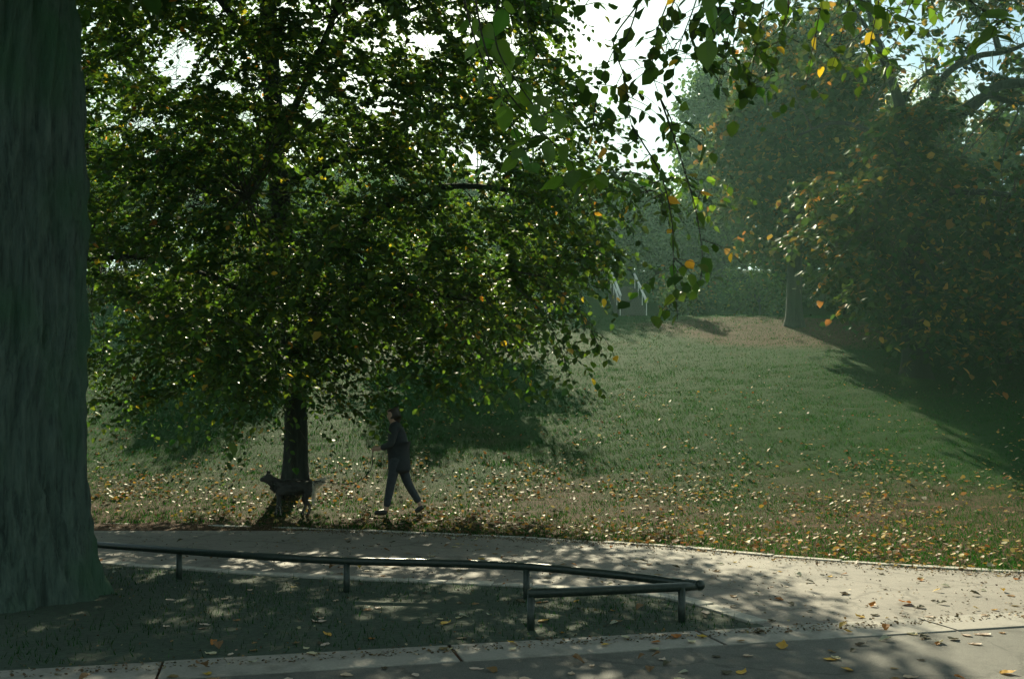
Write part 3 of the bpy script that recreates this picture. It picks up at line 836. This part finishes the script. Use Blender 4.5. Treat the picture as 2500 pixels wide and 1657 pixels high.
for path, r in [([P(2222, 420, 28.4), P(2242, 345, 28.2), P(2310, 290, 28.0), P(2370, 265, 27.8), P(2440, 210, 27.6), P(2540, 195, 27.4), P(2700, 120, 27.2)], (0.19, 0.11)),
                ([P(2330, 285, 28), P(2400, 235, 28), P(2480, 250, 28.2), P(2620, 240, 28.4)], (0.11, 0.05)),
                ([P(2245, 340, 28.2), P(2300, 195, 28.0), P(2380, 140, 27.8), P(2470, 122, 27.6), P(2600, 60, 27.5)], (0.12, 0.05)),
                ([P(2440, 125, 27.7), P(2420, 70, 27.8), P(2370, 20, 27.9), P(2300, -60, 28)], (0.09, 0.04)),
                ([P(2200, 260, 28.4), P(2250, 190, 28.3), P(2300, 180, 28.2)], (0.04, 0.02)),
                ([P(2222, 430, 28.4), P(2140, 330, 28.2), P(2040, 300, 28.0), P(1950, 330, 27.8)], (0.1, 0.03)),
                ([P(2222, 500, 28.4), P(2350, 470, 27.2), P(2480, 480, 26.6), P(2620, 520, 26)], (0.12, 0.04)),
                ([P(2222, 560, 28.4), P(2120, 560, 27.2), P(2040, 620, 26.6)], (0.1, 0.03)),
                ([P(2140, 100, 28.6), P(2050, -20, 28.2), P(1990, -80, 28)], (0.07, 0.02))]:
    q = catmull(path, 8); mb = MB(); mb.tube(q, list(np.linspace(r[0], r[1], len(q))), 9); limbs.append(mb); nodes += q[2:]
N = np.array(nodes); tws = MB(); rr = random.Random(5)
for c in cl[:, :3]:
    j = np.argmin(np.linalg.norm(N - c, axis=1)); limb(tws, N[j], c, 0.028, 0.008, rr.uniform(-.1, .15), 4, 4, rr)
for i in range(150):     # bare twigs drooping against the sky
    a = N[rng.integers(len(N))]
    if not (2150 < 1250 + a[0] / a[1] * 2431 < 2560 and a[2] > 9): continue
    L = rng.uniform(0.6, 1.5); e = a + np.array((rng.normal(0, .45) * L, rng.normal(0, .5) * L, -L * rng.uniform(-0.6, 0.9)))
    limb(tws, a, e, 0.014, 0.005, 0.15, 4, 4, rr)
p5, F5 = spray_crown(cl, 7, 13, 0.85, rng, (11.5, 28.5), 0.55, tws)
k5 = (keep(p5, [(2330, 350, 52, 46), (2235, 200, 34, 60), (2370, 230, 40, 30), (2440, 90, 34, 26), (2340, 60, 24, 20), (2130, 330, 24, 12), (2290, 110, 34, 30), (2200, 400, 24, 12), (2230, 30, 30, 14), (2480, 290, 30, 24)]))
p5 = p5[k5]; F5 = tuple(f_[k5] for f_ in F5)
finish_tree(t5, trunk_mesh(T5, [0.36, 0.33, 0.28, 0.15, 0.1, 0.04], 20, 0.05, (0.2, 0.4), 6), M['bark_dark'], limbs, tws, leaves_mesh("crown", p5, 0.19, AUTUMN, rng, frames=F5), M['autumn_leaf'])

slope_tree("yew_tree", "dense dark columnar evergreen rising behind the grass crest", 11.5, 55, 13, (0, 0, 6.6), (2.3, 2.3, 7.2), 170, 130, 0.26, DEEP, 61, 0.3, size=0.8)
slope_tree("green_shrub", "broad dark green shrub spreading low on the slope behind the lime tree", -2.2, 32.5, 3.2, (0.2, 0, 2.0), (3.6, 1.9, 2.1), 90, 190, 0.13, GREEN, 71, 0.09, size=0.55, shell=0.1)
slope_tree("green_shrub", "rounded green shrub with a few yellow leaves on the slope", -8.4, 33.0, 3.0, (0, 0, 1.8), (3.0, 1.8, 1.9), 80, 190, 0.13, MIXED, 72, 0.09, size=0.55, shell=0.1)
slope_tree("yew_sapling", "small pointed evergreen at the edge of the grass crest, casting an oval shadow", 6.85, 41.6, 1.6, (0, 0, 1.0), (0.6, 0.6, 0.95), 20, 130, 0.10, DEEP, 73, 0.06, size=0.33, shell=0.1)

woods = [(-31, 60, 9, 4.6, 'MIXED', "mixed green woodland tree behind the left crest"), (-24, 58, 8, 4.4, 'GREEN', "round green woodland tree behind the crest beside the mixed one"),
         (-17, 60, 8.5, 4.6, 'DEEP', "dark woodland tree behind the crest, left of the stairs"), (-10.5, 58, 6.5, 4.2, 'GREEN', "low green woodland tree on top of the bank"),
         (-4.2, 60, 6.2, 4.4, 'MIXED', "low yellowing woodland tree on top of the bank"), (1.8, 59, 5.6, 3.8, 'GREEN', "small green woodland tree left of the stairs"),
         (7.2, 61, 5.6, 3.6, 'DEEP', "small dark woodland tree right above the stairs"), (17.5, 60, 11, 4.4, 'DEEP', "tall dark woodland tree behind the maple"),
         (23.5, 57, 11.5, 4.8, 'MIXED', "tall russet tinged woodland tree behind the chestnut"), (30.5, 58, 12, 5.0, 'DEEP', "large dark woodland tree far right behind the crest"),
         (-38, 62, 10, 5, 'DEEP', "dark woodland tree at the far left of the crest"), (37, 60, 12, 5, 'GREEN', "large green woodland tree at the far right of the crest"),
         (10.2, 60, 4.6, 3.4, 'GREEN', "low dense thicket tree between the stairs and the columnar evergreen"), (16.5, 56.5, 6.5, 3.6, 'DEEP', "dark thicket tree right behind the maple trunk"),
         (4.5, 63, 6.0, 4.0, 'DEEP', "dark thicket tree at the head of the stairs"), (-7.5, 63, 7.5, 4.6, 'DEEP', "dark thicket tree behind the low green one"), (-14, 57, 5.5, 3.6, 'GREEN', "green thicket tree on the bank below the dark tree"), (21, 54.5, 7, 3.6, 'DEEP', "dark thicket tree low behind the chestnut")]
PALS = dict(MIXED=MIXED, GREEN=GREEN, DEEP=DEEP)
for i, (x, y, h, w, pl, lb) in enumerate(woods):
    slope_tree("woodland_tree", lb, x, y, h, (0, 0, h * 0.55), (w, w * 0.8, h * 0.55), 100, 100, 0.30, PALS[pl], 300 + i, 0.24, size=1.0, shell=0.25, group="trees on the bank behind the lawn")
bush = [(-28, 48.6), (-22.5, 49), (-17, 48.4), (-12, 49.2), (-7.2, 48.6), (-2.6, 49.3), (1.6, 48.8), (8.6, 48.9), (12.0, 48.4), (16.3, 49), (20.6, 48.5), (25.5, 49)]
BL = ["at the far left end of the bank", "second from the far left end of the bank", "third from the left end of the bank", "under the dark woodland tree", "below the low green tree", "below the yellowing tree", "just left of the stair handrails", "just right of the stair handrails", "behind the small pointed evergreen", "behind the maple trunk", "behind the chestnut trunk", "at the far right end of the bank"]
for i, ((x, y), bl) in enumerate(zip(bush, BL)):
    w = 2.7 if i not in (6, 7) else 1.9
    slope_tree("bank_bush", "dark leafy bush growing on the bank " + bl, x, y, 2.0, (0, 0.6, 1.0), (w, 1.5, 1.5 + 0.3 * (i % 3)), 34, 75, 0.20, [DEEP, MIXED, GREEN][i % 3], 400 + i, 0.06, size=0.7, shell=0.1, group="bushes along the bank")
tops = [(-33, 57.2), (-27, 56.8), (-21, 57.4), (-15, 56.6), (-9.5, 57.2), (-4, 56.8), (0.8, 57.4), (3.4, 54.2), (8.3, 54.4), (11.8, 56.8), (16, 55.2), (21.5, 57), (27, 56.6), (33, 57.2)]
TL = ["at its far left end", "left of the round green woodland tree", "by the foot of the round green woodland tree", "below the dark woodland tree left of the stairs", "at the foot of the low green woodland tree", "at the foot of the yellowing woodland tree", "at the foot of the small green woodland tree", "left of the head of the stairs", "right of the head of the stairs", "at the foot of the columnar evergreen", "at the foot of the thicket tree behind the maple", "behind the crooked chestnut", "right of the crooked chestnut", "at its far right end"]
for i, ((x, y), bl) in enumerate(zip(tops, TL)):
    slope_tree("thicket_bush", "dense bush topping the bank " + bl, x, y, 2.6, (0, 0, 1.3), (3.1 if i not in (7, 8) else 1.6, 1.4, 1.7), 40, 85, 0.24, [DEEP, GREEN, DEEP, MIXED][i % 4], 500 + i, 0.07, size=0.8, shell=0.1, group="bushes along the top of the bank")
# two shrubs in the deep shade under the chestnut
slope_tree("shade_shrub", "dark evergreen shrub in the shade under the chestnut", 15.2, 30.5, 3.5, (0, 0, 1.7), (2.6, 1.8, 1.9), 50, 90, 0.15, DEEP, 81, 0.08, size=0.6, shell=0.1)
slope_tree("shade_shrub", "dark spreading shrub between the maple and the chestnut", 15.0, 36.5, 3.0, (0, 0, 1.5), (2.5, 1.6, 1.8), 46, 90, 0.16, DEEP, 82, 0.08, size=0.6, shell=0.1)

# unseen trees added behind the viewpoint to dim and green the light
for i, (x, y, h, w, lb) in enumerate([(-19, -9, 15, 5.5, "big leafy tree added out of view to dim the light, left of the others"), (-7, -15, 15, 5.2, "big leafy tree added out of view to dim the light, between two others"), (15, -13, 15, 5.5, "big leafy tree added out of view to dim the light, right of the others")]):
    slope_tree("added_shade_tree", lb, x, y, h, (0, 0, h * 0.53), (w, w * 0.8, h * 0.5), 110, 75, 0.34, GREEN, 600 + i, 0.32, size=1.15, shell=0.3, group="unseen trees added to dim the light")

# ------------------------------------------------------------------ stairs and handrails on the bank
sx0, sx1 = 5.15, 6.25
st = tag(empty("stairs", ((sx0 + sx1) / 2, 46.6, float(gz(5.7, 46.6)))), "flight of shallow stone steps climbing the dark bank between two handrails", "stairs")
z0 = float(gz(5.7, 46.6))
for k in range(13):
    me = bevel_mesh(MB().box((0, 0, 0), (sx1 - sx0 + 0.3, 0.42, 0.5)).mesh("step"), 0.015)
    o = link("step", me, M['step_stone'], st); local(o, st); o.location = ((sx0 + sx1) / 2, 46.8 + 0.38 * k, z0 - 0.25 + 0.165 * (k + 1))
for x, lb, dz in ((sx0 - 0.08, "pale metal double handrail on the left of the stone steps", 0.25), (sx1 + 0.05, "pale metal handrail on the right of the stone steps", -0.05)):
    h = tag(empty("handrail", (x, 46.5, z0)), lb, "handrail")
    a = np.array((x, 46.5, z0 + 0.85 + dz)); b_ = np.array((x, 51.2, z0 + 0.85 + dz + 4.7 * 0.42))
    local(MB().tube([a, b_], 0.06, 10).build("top_bar", M['steel'], h, True), h)
    if dz > 0: local(MB().tube([a - (0.0, 0, 0.4), b_ - (0.0, 0, 0.4)], 0.04, 10).build("lower_bar", M['steel'], h, True), h)
    for t in (0.03, 0.35, 0.67, 0.97):
        p = a * (1 - t) + b_ * t
        local(MB().tube([(p[0], p[1], float(gz(p[0], p[1])) - 0.3), p], 0.02, 8).build("post", M['steel'], h, True), h)

# ------------------------------------------------------------------ grass and leaf litter
rng = np.random.default_rng(77)
def lawn_pts(k, y0, y1, power=1.0, half=0.56):
    y = y0 + (y1 - y0) * rng.random(k) ** power
    x = (rng.random(k) * 2 - 1) * (y * half + 1.0)
    ok = y > far_edge(x) - 0.01 + rng.normal(0, 0.06, k) + 0.05 * np.sin(x * 2.3)
    x, y = x[ok], y[ok]
    return np.stack([x, y, gz(x, y)], -1)
def blades(name, p, h, w, pal):
    k = len(p)
    az = rng.uniform(0, 6.283, k); ln = rng.normal(0, 0.4, (k, 2)); hh = h * np.exp(rng.normal(0, 0.3, k))
    dx = np.stack([np.cos(az), np.sin(az), np.zeros(k)], -1) * (w * np.exp(rng.normal(0, .2, k)))[:, None]
    top = p + np.concatenate([ln * hh[:, None], hh[:, None]], 1)
    V = np.stack([p - dx - (0, 0, .01), p + dx - (0, 0, .01), top], 1).reshape(-1, 3)
    col = np.repeat(pick(pal, k, rng, 0.25), 3, 0)
    o = link(name, np_mesh(name, V, np.arange(3 * k).reshape(-1, 3), col), M['blade'])
    return o
GR = [(6, (0.013, 0.048, 0.007)), (3, (0.02, 0.062, 0.010)), (1.0, (0.038, 0.056, 0.016)), (0.4, (0.065, 0.052, 0.026))]
o = blades("grass", lawn_pts(230000, 9.9, 30, 1.3), 0.038, 0.006, GR)
tag(o, "short worn grass with fallen leaves in it across the lawn", "grass", kind="stuff")
o = blades("grass", lawn_pts(130000, 19, 46.5, 0.75), 0.042, 0.010, GR)
tag(o, "short turf on the rising slope up to the crest", "grass", kind="stuff")

bx = rng.uniform(-9, 1.9, 42000); by = rng.uniform(4.8, 12.6, 42000)
okb = (by > strip_y(bx) + 0.03) & (by < np.interp(bx, ISLx, ISLy) - 0.05) & (rng.random(42000) < 0.5 + 0.5 * np.sin(bx * 2.1) * np.sin(by * 1.7))
o = blades("grass", np.stack([bx[okb], by[okb], np.full(okb.sum(), 0.011)], -1), 0.035, 0.004, GR)
tag(o, "thin patchy grass on the dark soil inside the knee rail", "grass", kind="stuff")

LIT = [(2.0, (0.42, 0.35, 0.24)), (3, (0.37, 0.26, 0.09)), (3.4, (0.40, 0.25, 0.055)), (3.5, (0.19, 0.11, 0.055)), (2, (0.25, 0.115, 0.045)), (1.5, (0.12, 0.12, 0.045)), (2, (0.10, 0.065, 0.035))]
def flat_frames(k, tilt):
    az = rng.uniform(0, 6.283, k)
    y = np.stack([np.cos(az), np.sin(az), rng.normal(0, tilt, k)], -1); y /= np.linalg.norm(y, axis=1, keepdims=True)
    up = np.tile((0, 0, 1.0), (k, 1)) + rng.normal(0, tilt, (k, 3))
    x = np.cross(y, up); x /= np.linalg.norm(x, axis=1, keepdims=True)
    return x, y, np.cross(x, y)
def litter(k, y0, y1, power):
    p = lawn_pts(k, y0, y1, power)
    cl_ = 0.5 + 0.5 * np.sin(p[:, 0] * 1.3 + 0.4 * p[:, 1]) * np.sin(p[:, 1] * 1.1 - p[:, 0] * 0.6)
    c2 = 0.5 + 0.5 * np.sin(p[:, 0] * 3.1 - 1.7 * p[:, 1] + 2 * np.sin(p[:, 0] * 0.8)) * np.sin(p[:, 1] * 2.7 + p[:, 0] * 1.1)
    p = p[rng.random(len(p)) < 0.15 + 0.5 * cl_ * c2 + 0.55 * cl_ ** 2]
    p[:, 2] += 0.025 + rng.random(len(p)) * 0.025
    return p
pl = np.concatenate([litter(19000, 10.2, 20, 1.5), litter(5500, 17, 27, 1.6), litter(900, 26, 45, 1.0)])
# more of the litter lies left of the path's wide part
pl = pl[(rng.random(len(pl)) < np.clip(1.15 - 0.05 * np.maximum(pl[:, 0], 0), 0.3, 1))]
o = link("leaf_litter", leaves_mesh("leaf_litter", pl, 0.066, LIT, rng, frames=flat_frames(len(pl), 0.35)), M['dry_leaf'])
tag(o, "dense scatter of yellow and brown fallen leaves on the lawn", "leaves", kind="stuff")

# crumbled leaf bits and grit gathered along the path edges
k = 9000
cx = rng.uniform(-7, 7.5, k); side = rng.random(k)
cy = np.where(side < 0.5, far_edge(cx) - np.abs(rng.normal(0, 0.22, k)), np.where(side < 0.75, strip_y(cx) + np.abs(rng.normal(0, 0.15, k)) - 0.25, strip_y(cx) + (far_edge(cx) - strip_y(cx)) * rng.random(k)))
pc = np.stack([cx, cy, np.full(k, 0.016)], -1)
o = link("leaf_crumbs", leaves_mesh("leaf_crumbs", pc, 0.022, [(3, (0.10, 0.07, 0.04)), (2, (0.2, 0.14, 0.07)), (1, (0.06, 0.06, 0.035)), (0.6, (0.34, 0.28, 0.18))], rng, frames=flat_frames(k, 0.4)), M['dry_leaf'])
tag(o, "fine brown crumbs of dead leaf strewn along the path edges", "leaf debris", kind="stuff")

# single fallen leaves on the asphalt, slabs and bed
def fallen_variant(col, seed):
    r_ = np.random.default_rng(seed)
    me = leaf_variant([(1, col)], seed, r_.uniform(0.28, 0.42))
    for v in me.vertices:
        x, y, z = v.co
        v.co.z = z + 0.5 * r_.uniform(0.3, 1.2) * (x * x) + r_.uniform(0.0, 0.5) * (y - 0.45) ** 2
    zm = min(v.co.z for v in me.vertices)
    for v in me.vertices: v.co.z -= zm
    me.materials.clear(); me.materials.append(M['dry_leaf']); me.update(); return me
KINDS = [("pale straw coloured", (0.48, 0.42, 0.31)), ("golden yellow", (0.46, 0.29, 0.06)), ("dull brown", (0.20, 0.12, 0.06)), ("dark curled", (0.075, 0.065, 0.04)), ("russet orange", (0.36, 0.16, 0.045))]
FV = [[fallen_variant(c, 900 + 10 * i + j) for j in range(4)] for i, (nm, c) in enumerate(KINDS)]
def on_bed(x, y): return x < 1.93 and strip_y(x) < y < np.interp(x, ISLx, ISLy)
cnt = {}
def drop(x, y, s, k=None):
    k = k if k is not None else random.choices(range(5), [3.2, 1.6, 2.6, 2.0, 0.7])[0]
    w = y - strip_y(x)
    if on_bed(x, y): place, z = "on the dark soil of the railed bed", 0.013
    elif w > 0: place, z = "on the asphalt path behind the rail", 0.008
    elif w > -0.475: place, z = "on the pale concrete strip", 0.019
    else: place, z = "on the grey road in front of the concrete strip", 0.006
    o = bpy.data.objects.new("fallen_leaf", FV[k][random.randrange(4)]); COL.objects.link(o)
    o.location = (x, y, z); o.scale = (s, s, s * random.uniform(0.8, 1.6)); o.rotation_euler = (0, 0, random.uniform(0, 6.28))
    tag(o, KINDS[k][0] + " fallen leaf lying " + place, "leaf", KINDS[k][0] + " leaves " + place)
n_l = 0
while n_l < 285:
    y = random.uniform(6.0, 13.5); x = random.uniform(-0.5, 0.52) * y
    if y > far_edge(x) - 0.08: continue
    if x < -2.2 and random.random() > 0.25: continue
    if on_bed(x, y) and random.random() > 0.8: continue
    drop(x, y, random.uniform(0.055, 0.105)); n_l += 1
q = P(2200, 1478, 8.53); drop(q[0], q[1], 0.15, 4)
q = P(2070, 1450, 9.1); drop(q[0], q[1], 0.14, 3)
q = P(795, 1524, 7.75); drop(q[0], q[1], 0.15, 0)
q = P(1717, 1495, 8.2); drop(q[0], q[1], 0.12, 0)
q = P(1850, 1545, 7.43); drop(q[0], q[1], 0.13, 3)
q = P(2420, 1550, 7.35); drop(q[0], q[1], 0.13, 0)

# ------------------------------------------------------------------ person walking and dog
def skin(name, verts, edges, root, mt, parent=None, sub=2):
    """verts: (x, y, z, rx, ry)"""
    me = bpy.data.meshes.new(name); me.from_pydata([v[:3] for v in verts], edges, []); me.update()
    o = link(name, me, mt, parent)
    md = o.modifiers.new("skin", 'SKIN'); md.use_smooth_shade = True
    sk = me.skin_vertices[0].data
    for i, v in enumerate(verts):
        sk[i].radius = (v[3], v[4] if len(v) > 4 else v[3]); sk[i].use_root = (i == root)
    s = o.modifiers.new("sub", 'SUBSURF'); s.levels = sub; s.render_levels = sub
    return o
pz = float(gz(-1.87, 15.7)) + 0.012
per = tag(empty("person", (-1.87, 15.7, pz)), "person in dark hooded jacket and trousers striding along the lawn edge holding a leash", "person")
V = [(0.08, 0, 0.93, .085, .085), (0.07, 0, 1.08, .085, .085), (0.05, 0, 1.25, .095, .095), (0.03, 0, 1.38, .075, .075), (0.0, 0, 1.46, .048, .048), (-0.035, 0, 1.53, .075, .07), (-0.035, 0, 1.61, .082, .08), (-0.03, 0, 1.67, .055, .055),
     (-0.095, 0, 1.565, .022, .022),
     (0.05, -.10, 0.86, .085), (-0.03, -.10, 0.48, .058), (-0.10, -.10, 0.10, .038), (-0.12, -.10, 0.045, .04), (-0.27, -.11, 0.03, .034),
     (0.10, .10, 0.86, .085), (0.22, .09, 0.48, .058), (0.41, .09, 0.16, .038), (0.435, .09, 0.10, .04), (0.34, .09, 0.035, .034),
     (0.035, -.17, 1.37, .06), (0.0, -.23, 1.12, .042), (-0.20, -.20, 1.04, .032), (-0.27, -.18, 1.035, .034),
     (0.035, .17, 1.37, .06), (-0.02, .23, 1.12, .042), (-0.22, .14, 1.05, .032), (-0.29, .08, 1.05, .034)]
E = [(0, 1), (1, 2), (2, 3), (3, 4), (4, 5), (5, 6), (6, 7), (5, 8), (0, 9), (9, 10), (10, 11), (11, 12), (12, 13), (0, 14), (14, 15), (15, 16), (16, 17), (17, 18), (3, 19), (19, 20), (20, 21), (21, 22), (3, 23), (23, 24), (24, 25), (25, 26)]
for hand, hp, sgn in ((22, V[22], 1), (26, V[26], -1)):
    for i, (dx, dy, dz, ex, ez) in enumerate([(-.03, -.025 * sgn, .01, .0, -.045), (-.045, -.01 * sgn, 0, .02, -.05), (-.045, .008 * sgn, -.002, .02, -.05), (-.038, .024 * sgn, -.004, .02, -.045), (-.01, -.034 * sgn, .02, -.04, 0.0)]):
        a = len(V); V.append((hp[0] + dx, hp[1] + dy, hp[2] + dz, .010)); V.append((hp[0] + dx + ex, hp[1] + dy, hp[2] + dz + ez, .008))
        E += [(hand, a), (a, a + 1)]
skin("body", V, E, 0, M['skin'], per)
J = [(0.095, 0, 0.64, .17, .17), (0.095, 0, 0.72, .205, .205), (0.09, 0, 0.95, .185, .185), (0.075, 0, 1.10, .165, .165), (0.055, 0, 1.27, .165, .165), (0.035, 0, 1.385, .12, .12), (0.015, 0, 1.45, .075, .07),
     (0.035, -.18, 1.37, .078), (0.0, -.24, 1.12, .062), (-0.18, -.205, 1.045, .05), (0.035, .18, 1.37, .078), (-0.02, .24, 1.12, .062), (-0.20, .15, 1.05, .05), (0.085, 0, 1.44, .075, .07)]
skin("jacket", J, [(0, 1), (1, 2), (2, 3), (3, 4), (4, 5), (5, 6), (5, 7), (7, 8), (8, 9), (5, 10), (10, 11), (11, 12), (5, 13)], 2, M['jacket'], per)
Tq = [(0.08, 0, 0.92, .14, .115), (0.05, -.10, 0.84, .10), (-0.03, -.10, 0.48, .074), (-0.10, -.10, 0.11, .058), (0.10, .10, 0.84, .10), (0.22, .09, 0.48, .074), (0.405, .09, 0.17, .058)]
skin("trousers", Tq, [(0, 1), (1, 2), (2, 3), (0, 4), (4, 5), (5, 6)], 0, M['trousers'], per)
skin("hair", [(0.0, 0, 1.66, .078, .085), (0.03, 0, 1.60, .075, .088), (0.045, 0, 1.52, .06, .075), (0.055, 0, 1.42, .045, .07)], [(0, 1), (1, 2), (2, 3)], 1, M['hair'], per)
for nm, pp in (("shoe", [(-0.08, -.10, 0.055, .048), (-0.16, -.105, 0.045, .048), (-0.29, -.11, 0.035, .036)]), ("shoe", [(0.46, .09, 0.13, .046), (0.41, .09, 0.08, .048), (0.33, .09, 0.037, .036)])):
    skin(nm, pp, [(0, 1), (1, 2)], 1, M['shoe'], per)

dx0 = -3.42; dy0 = 15.6; dz0 = float(gz(dx0, dy0)) + 0.012
dog = tag(empty("dog", (dx0, dy0, dz0)), "large dark long-haired dog with a backlit rim painted on its hindquarters walking on the leash", "dog")
V = [(0.28, 0, 0.50, .115, .12), (0.10, 0, 0.48, .115, .13), (-0.10, 0, 0.47, .135, .15), (-0.27, 0, 0.49, .125, .14), (-0.40, 0, 0.58, .085, .09), (-0.50, 0, 0.65, .075, .08), (-0.60, 0, 0.635, .05, .048), (-0.67, 0, 0.615, .034, .032),
     (0.36, 0, 0.55, .05, .05), (0.44, 0, 0.57, .035, .035), (0.54, 0, 0.61, .028, .028), (0.60, 0, 0.66, .012, .012),
     (-0.50, -.05, 0.72, .028), (-0.49, -.06, 0.79, .012), (-0.50, .05, 0.72, .028), (-0.49, .06, 0.79, .012),
     (0.29, -.09, 0.40, .085), (0.24, -.09, 0.29, .05), (0.34, -.09, 0.17, .03), (0.31, -.09, 0.035, .028), (0.26, -.09, 0.02, .026),
     (0.25, .09, 0.40, .085), (0.16, .09, 0.29, .05), (0.22, .09, 0.17, .03), (0.15, .09, 0.035, .028), (0.10, .09, 0.02, .026),
     (-0.27, -.09, 0.38, .065), (-0.25, -.09, 0.20, .034), (-0.22, -.09, 0.04, .028), (-0.27, -.09, 0.02, .026),
     (-0.27, .09, 0.38, .065), (-0.33, .09, 0.21, .034), (-0.36, .09, 0.04, .028), (-0.41, .09, 0.02, .026)]
E = [(0, 1), (1, 2), (2, 3), (3, 4), (4, 5), (5, 6), (6, 7), (0, 8), (8, 9), (9, 10), (10, 11), (5, 12), (12, 13), (5, 14), (14, 15), (0, 16), (16, 17), (17, 18), (18, 19), (19, 20), (0, 21), (21, 22), (22, 23), (23, 24), (24, 25),
     (3, 26), (26, 27), (27, 28), (28, 29), (3, 30), (30, 31), (31, 32), (32, 33)]
dog.scale = (0.8, 0.9, 0.9)
skin("body", V, E, 1, M['fur'], dog)
# long coat: tufts of fur over back, belly, tail; backlit rim painted pale on the rump
def tufts(name, seeds, k, mt, col, ln):
    ps, ts = [], []
    r_ = np.random.default_rng(len(name))
    for (a, b_, rad, dirn) in seeds:
        a, b_ = np.array(a), np.array(b_)
        for _ in range(k):
            t = r_.random(); an = r_.uniform(0, 6.283)
            c = a * (1 - t) + b_ * t + np.array((0, math.cos(an) * rad, math.sin(an) * rad))
            dv = np.array(dirn) + 0.4 * np.array((0, math.cos(an), math.sin(an))) + r_.normal(0, .25, 3); dv /= np.linalg.norm(dv)
            ps.append(c); ts.append(c + dv * ln * r_.uniform(.6, 1.3))
    ps, ts = np.array(ps), np.array(ts); kk = len(ps)
    sd = np.cross(ts - ps, r_.normal(0, 1, (kk, 3))); sd /= np.linalg.norm(sd, axis=1, keepdims=True)
    Vv = np.stack([ps - sd * .006, ps + sd * .006, ts], 1).reshape(-1, 3)
    o = link(name, np_mesh(name, Vv, np.arange(3 * kk).reshape(-1, 3), np.tile(col, (3 * kk, 1))), mt, dog)
    tag(o, kind="stuff"); return o
tufts("coat", [((0.3, 0, .5), (-.3, 0, .5), .13, (0.7, 0, -.5)), ((-.3, 0, .5), (-.45, 0, .58), .1, (0.3, 0, -.8)), ((0.0, 0, .42), (-.28, 0, .40), .09, (0.6, 0, -.5))], 300, M['fur_tuft'], (0.03, 0.025, 0.02), 0.09)
tufts("pale_fur", [((0.385, 0, .55), (0.36, 0, .28), .07, (0.55, 0, -.6)), ((0.38, 0, .55), (0.60, 0, .645), .02, (0.5, 0, -.5))], 420, M['fur_tuft'], (0.7, 0.65, 0.58), 0.10)  # pale tint paints the backlit rim of rump and tail
tufts("leg_fur", [((0.34, -.09, .17), (0.31, -.09, .04), .025, (0.3, 0, -.9)), ((0.22, .09, .17), (0.15, .09, .04), .025, (0.3, 0, -.9)), ((-.25, -.09, .2), (-.22, -.09, .04), .028, (0.3, 0, -.9)), ((-.33, .09, .2), (-.36, .09, .04), .028, (0.3, 0, -.9))], 120, M['fur_tuft'], (0.4, 0.36, 0.3), 0.03)  # lit leg edges put into the fur as a paler tint
# leash from the hands down to the dog's neck
a = np.array((-1.87 - 0.31, 15.7 - 0.14, pz + 1.02)); b_ = np.array((dx0 - 0.30, dy0, dz0 + 0.55))
lp = catmull([a + (0.03, 0.06, .03), a, a + (-.03, -.03, -.32), a + (-.35, -.05, -.52), b_ + (0.45, -0.08, .02), b_ + (0.0, -0.085, 0.0)], 6)
o = MB().tube(lp, 0.007, 6).build("leash", M['leash'], None, True)
tag(o, "dark leash sagging from the walker's hands to the dog", "leash")

# ------------------------------------------------------------------ haze added and tinted teal for a milky veil over dark tones
mb = MB().box((0, 168, 12.5), (430, 460, 27.0))
hz = mb.build("haze", None)
m = bpy.data.materials.new("haze"); m.use_nodes = True
n = m.node_tree; n.nodes.remove(n.nodes["Principled BSDF"])
pv = n.nodes.new("ShaderNodeVolumePrincipled")
pv.inputs["Color"].default_value = (0.60, 1.0, 0.84, 1)
pv.inputs["Density"].default_value = 0.0006
pv.inputs["Anisotropy"].default_value = 0.5
n.links.new(pv.outputs[0], n.nodes["Material Output"].inputs["Volume"])
hz.data.materials.append(m)
tag(hz, kind="stuff")
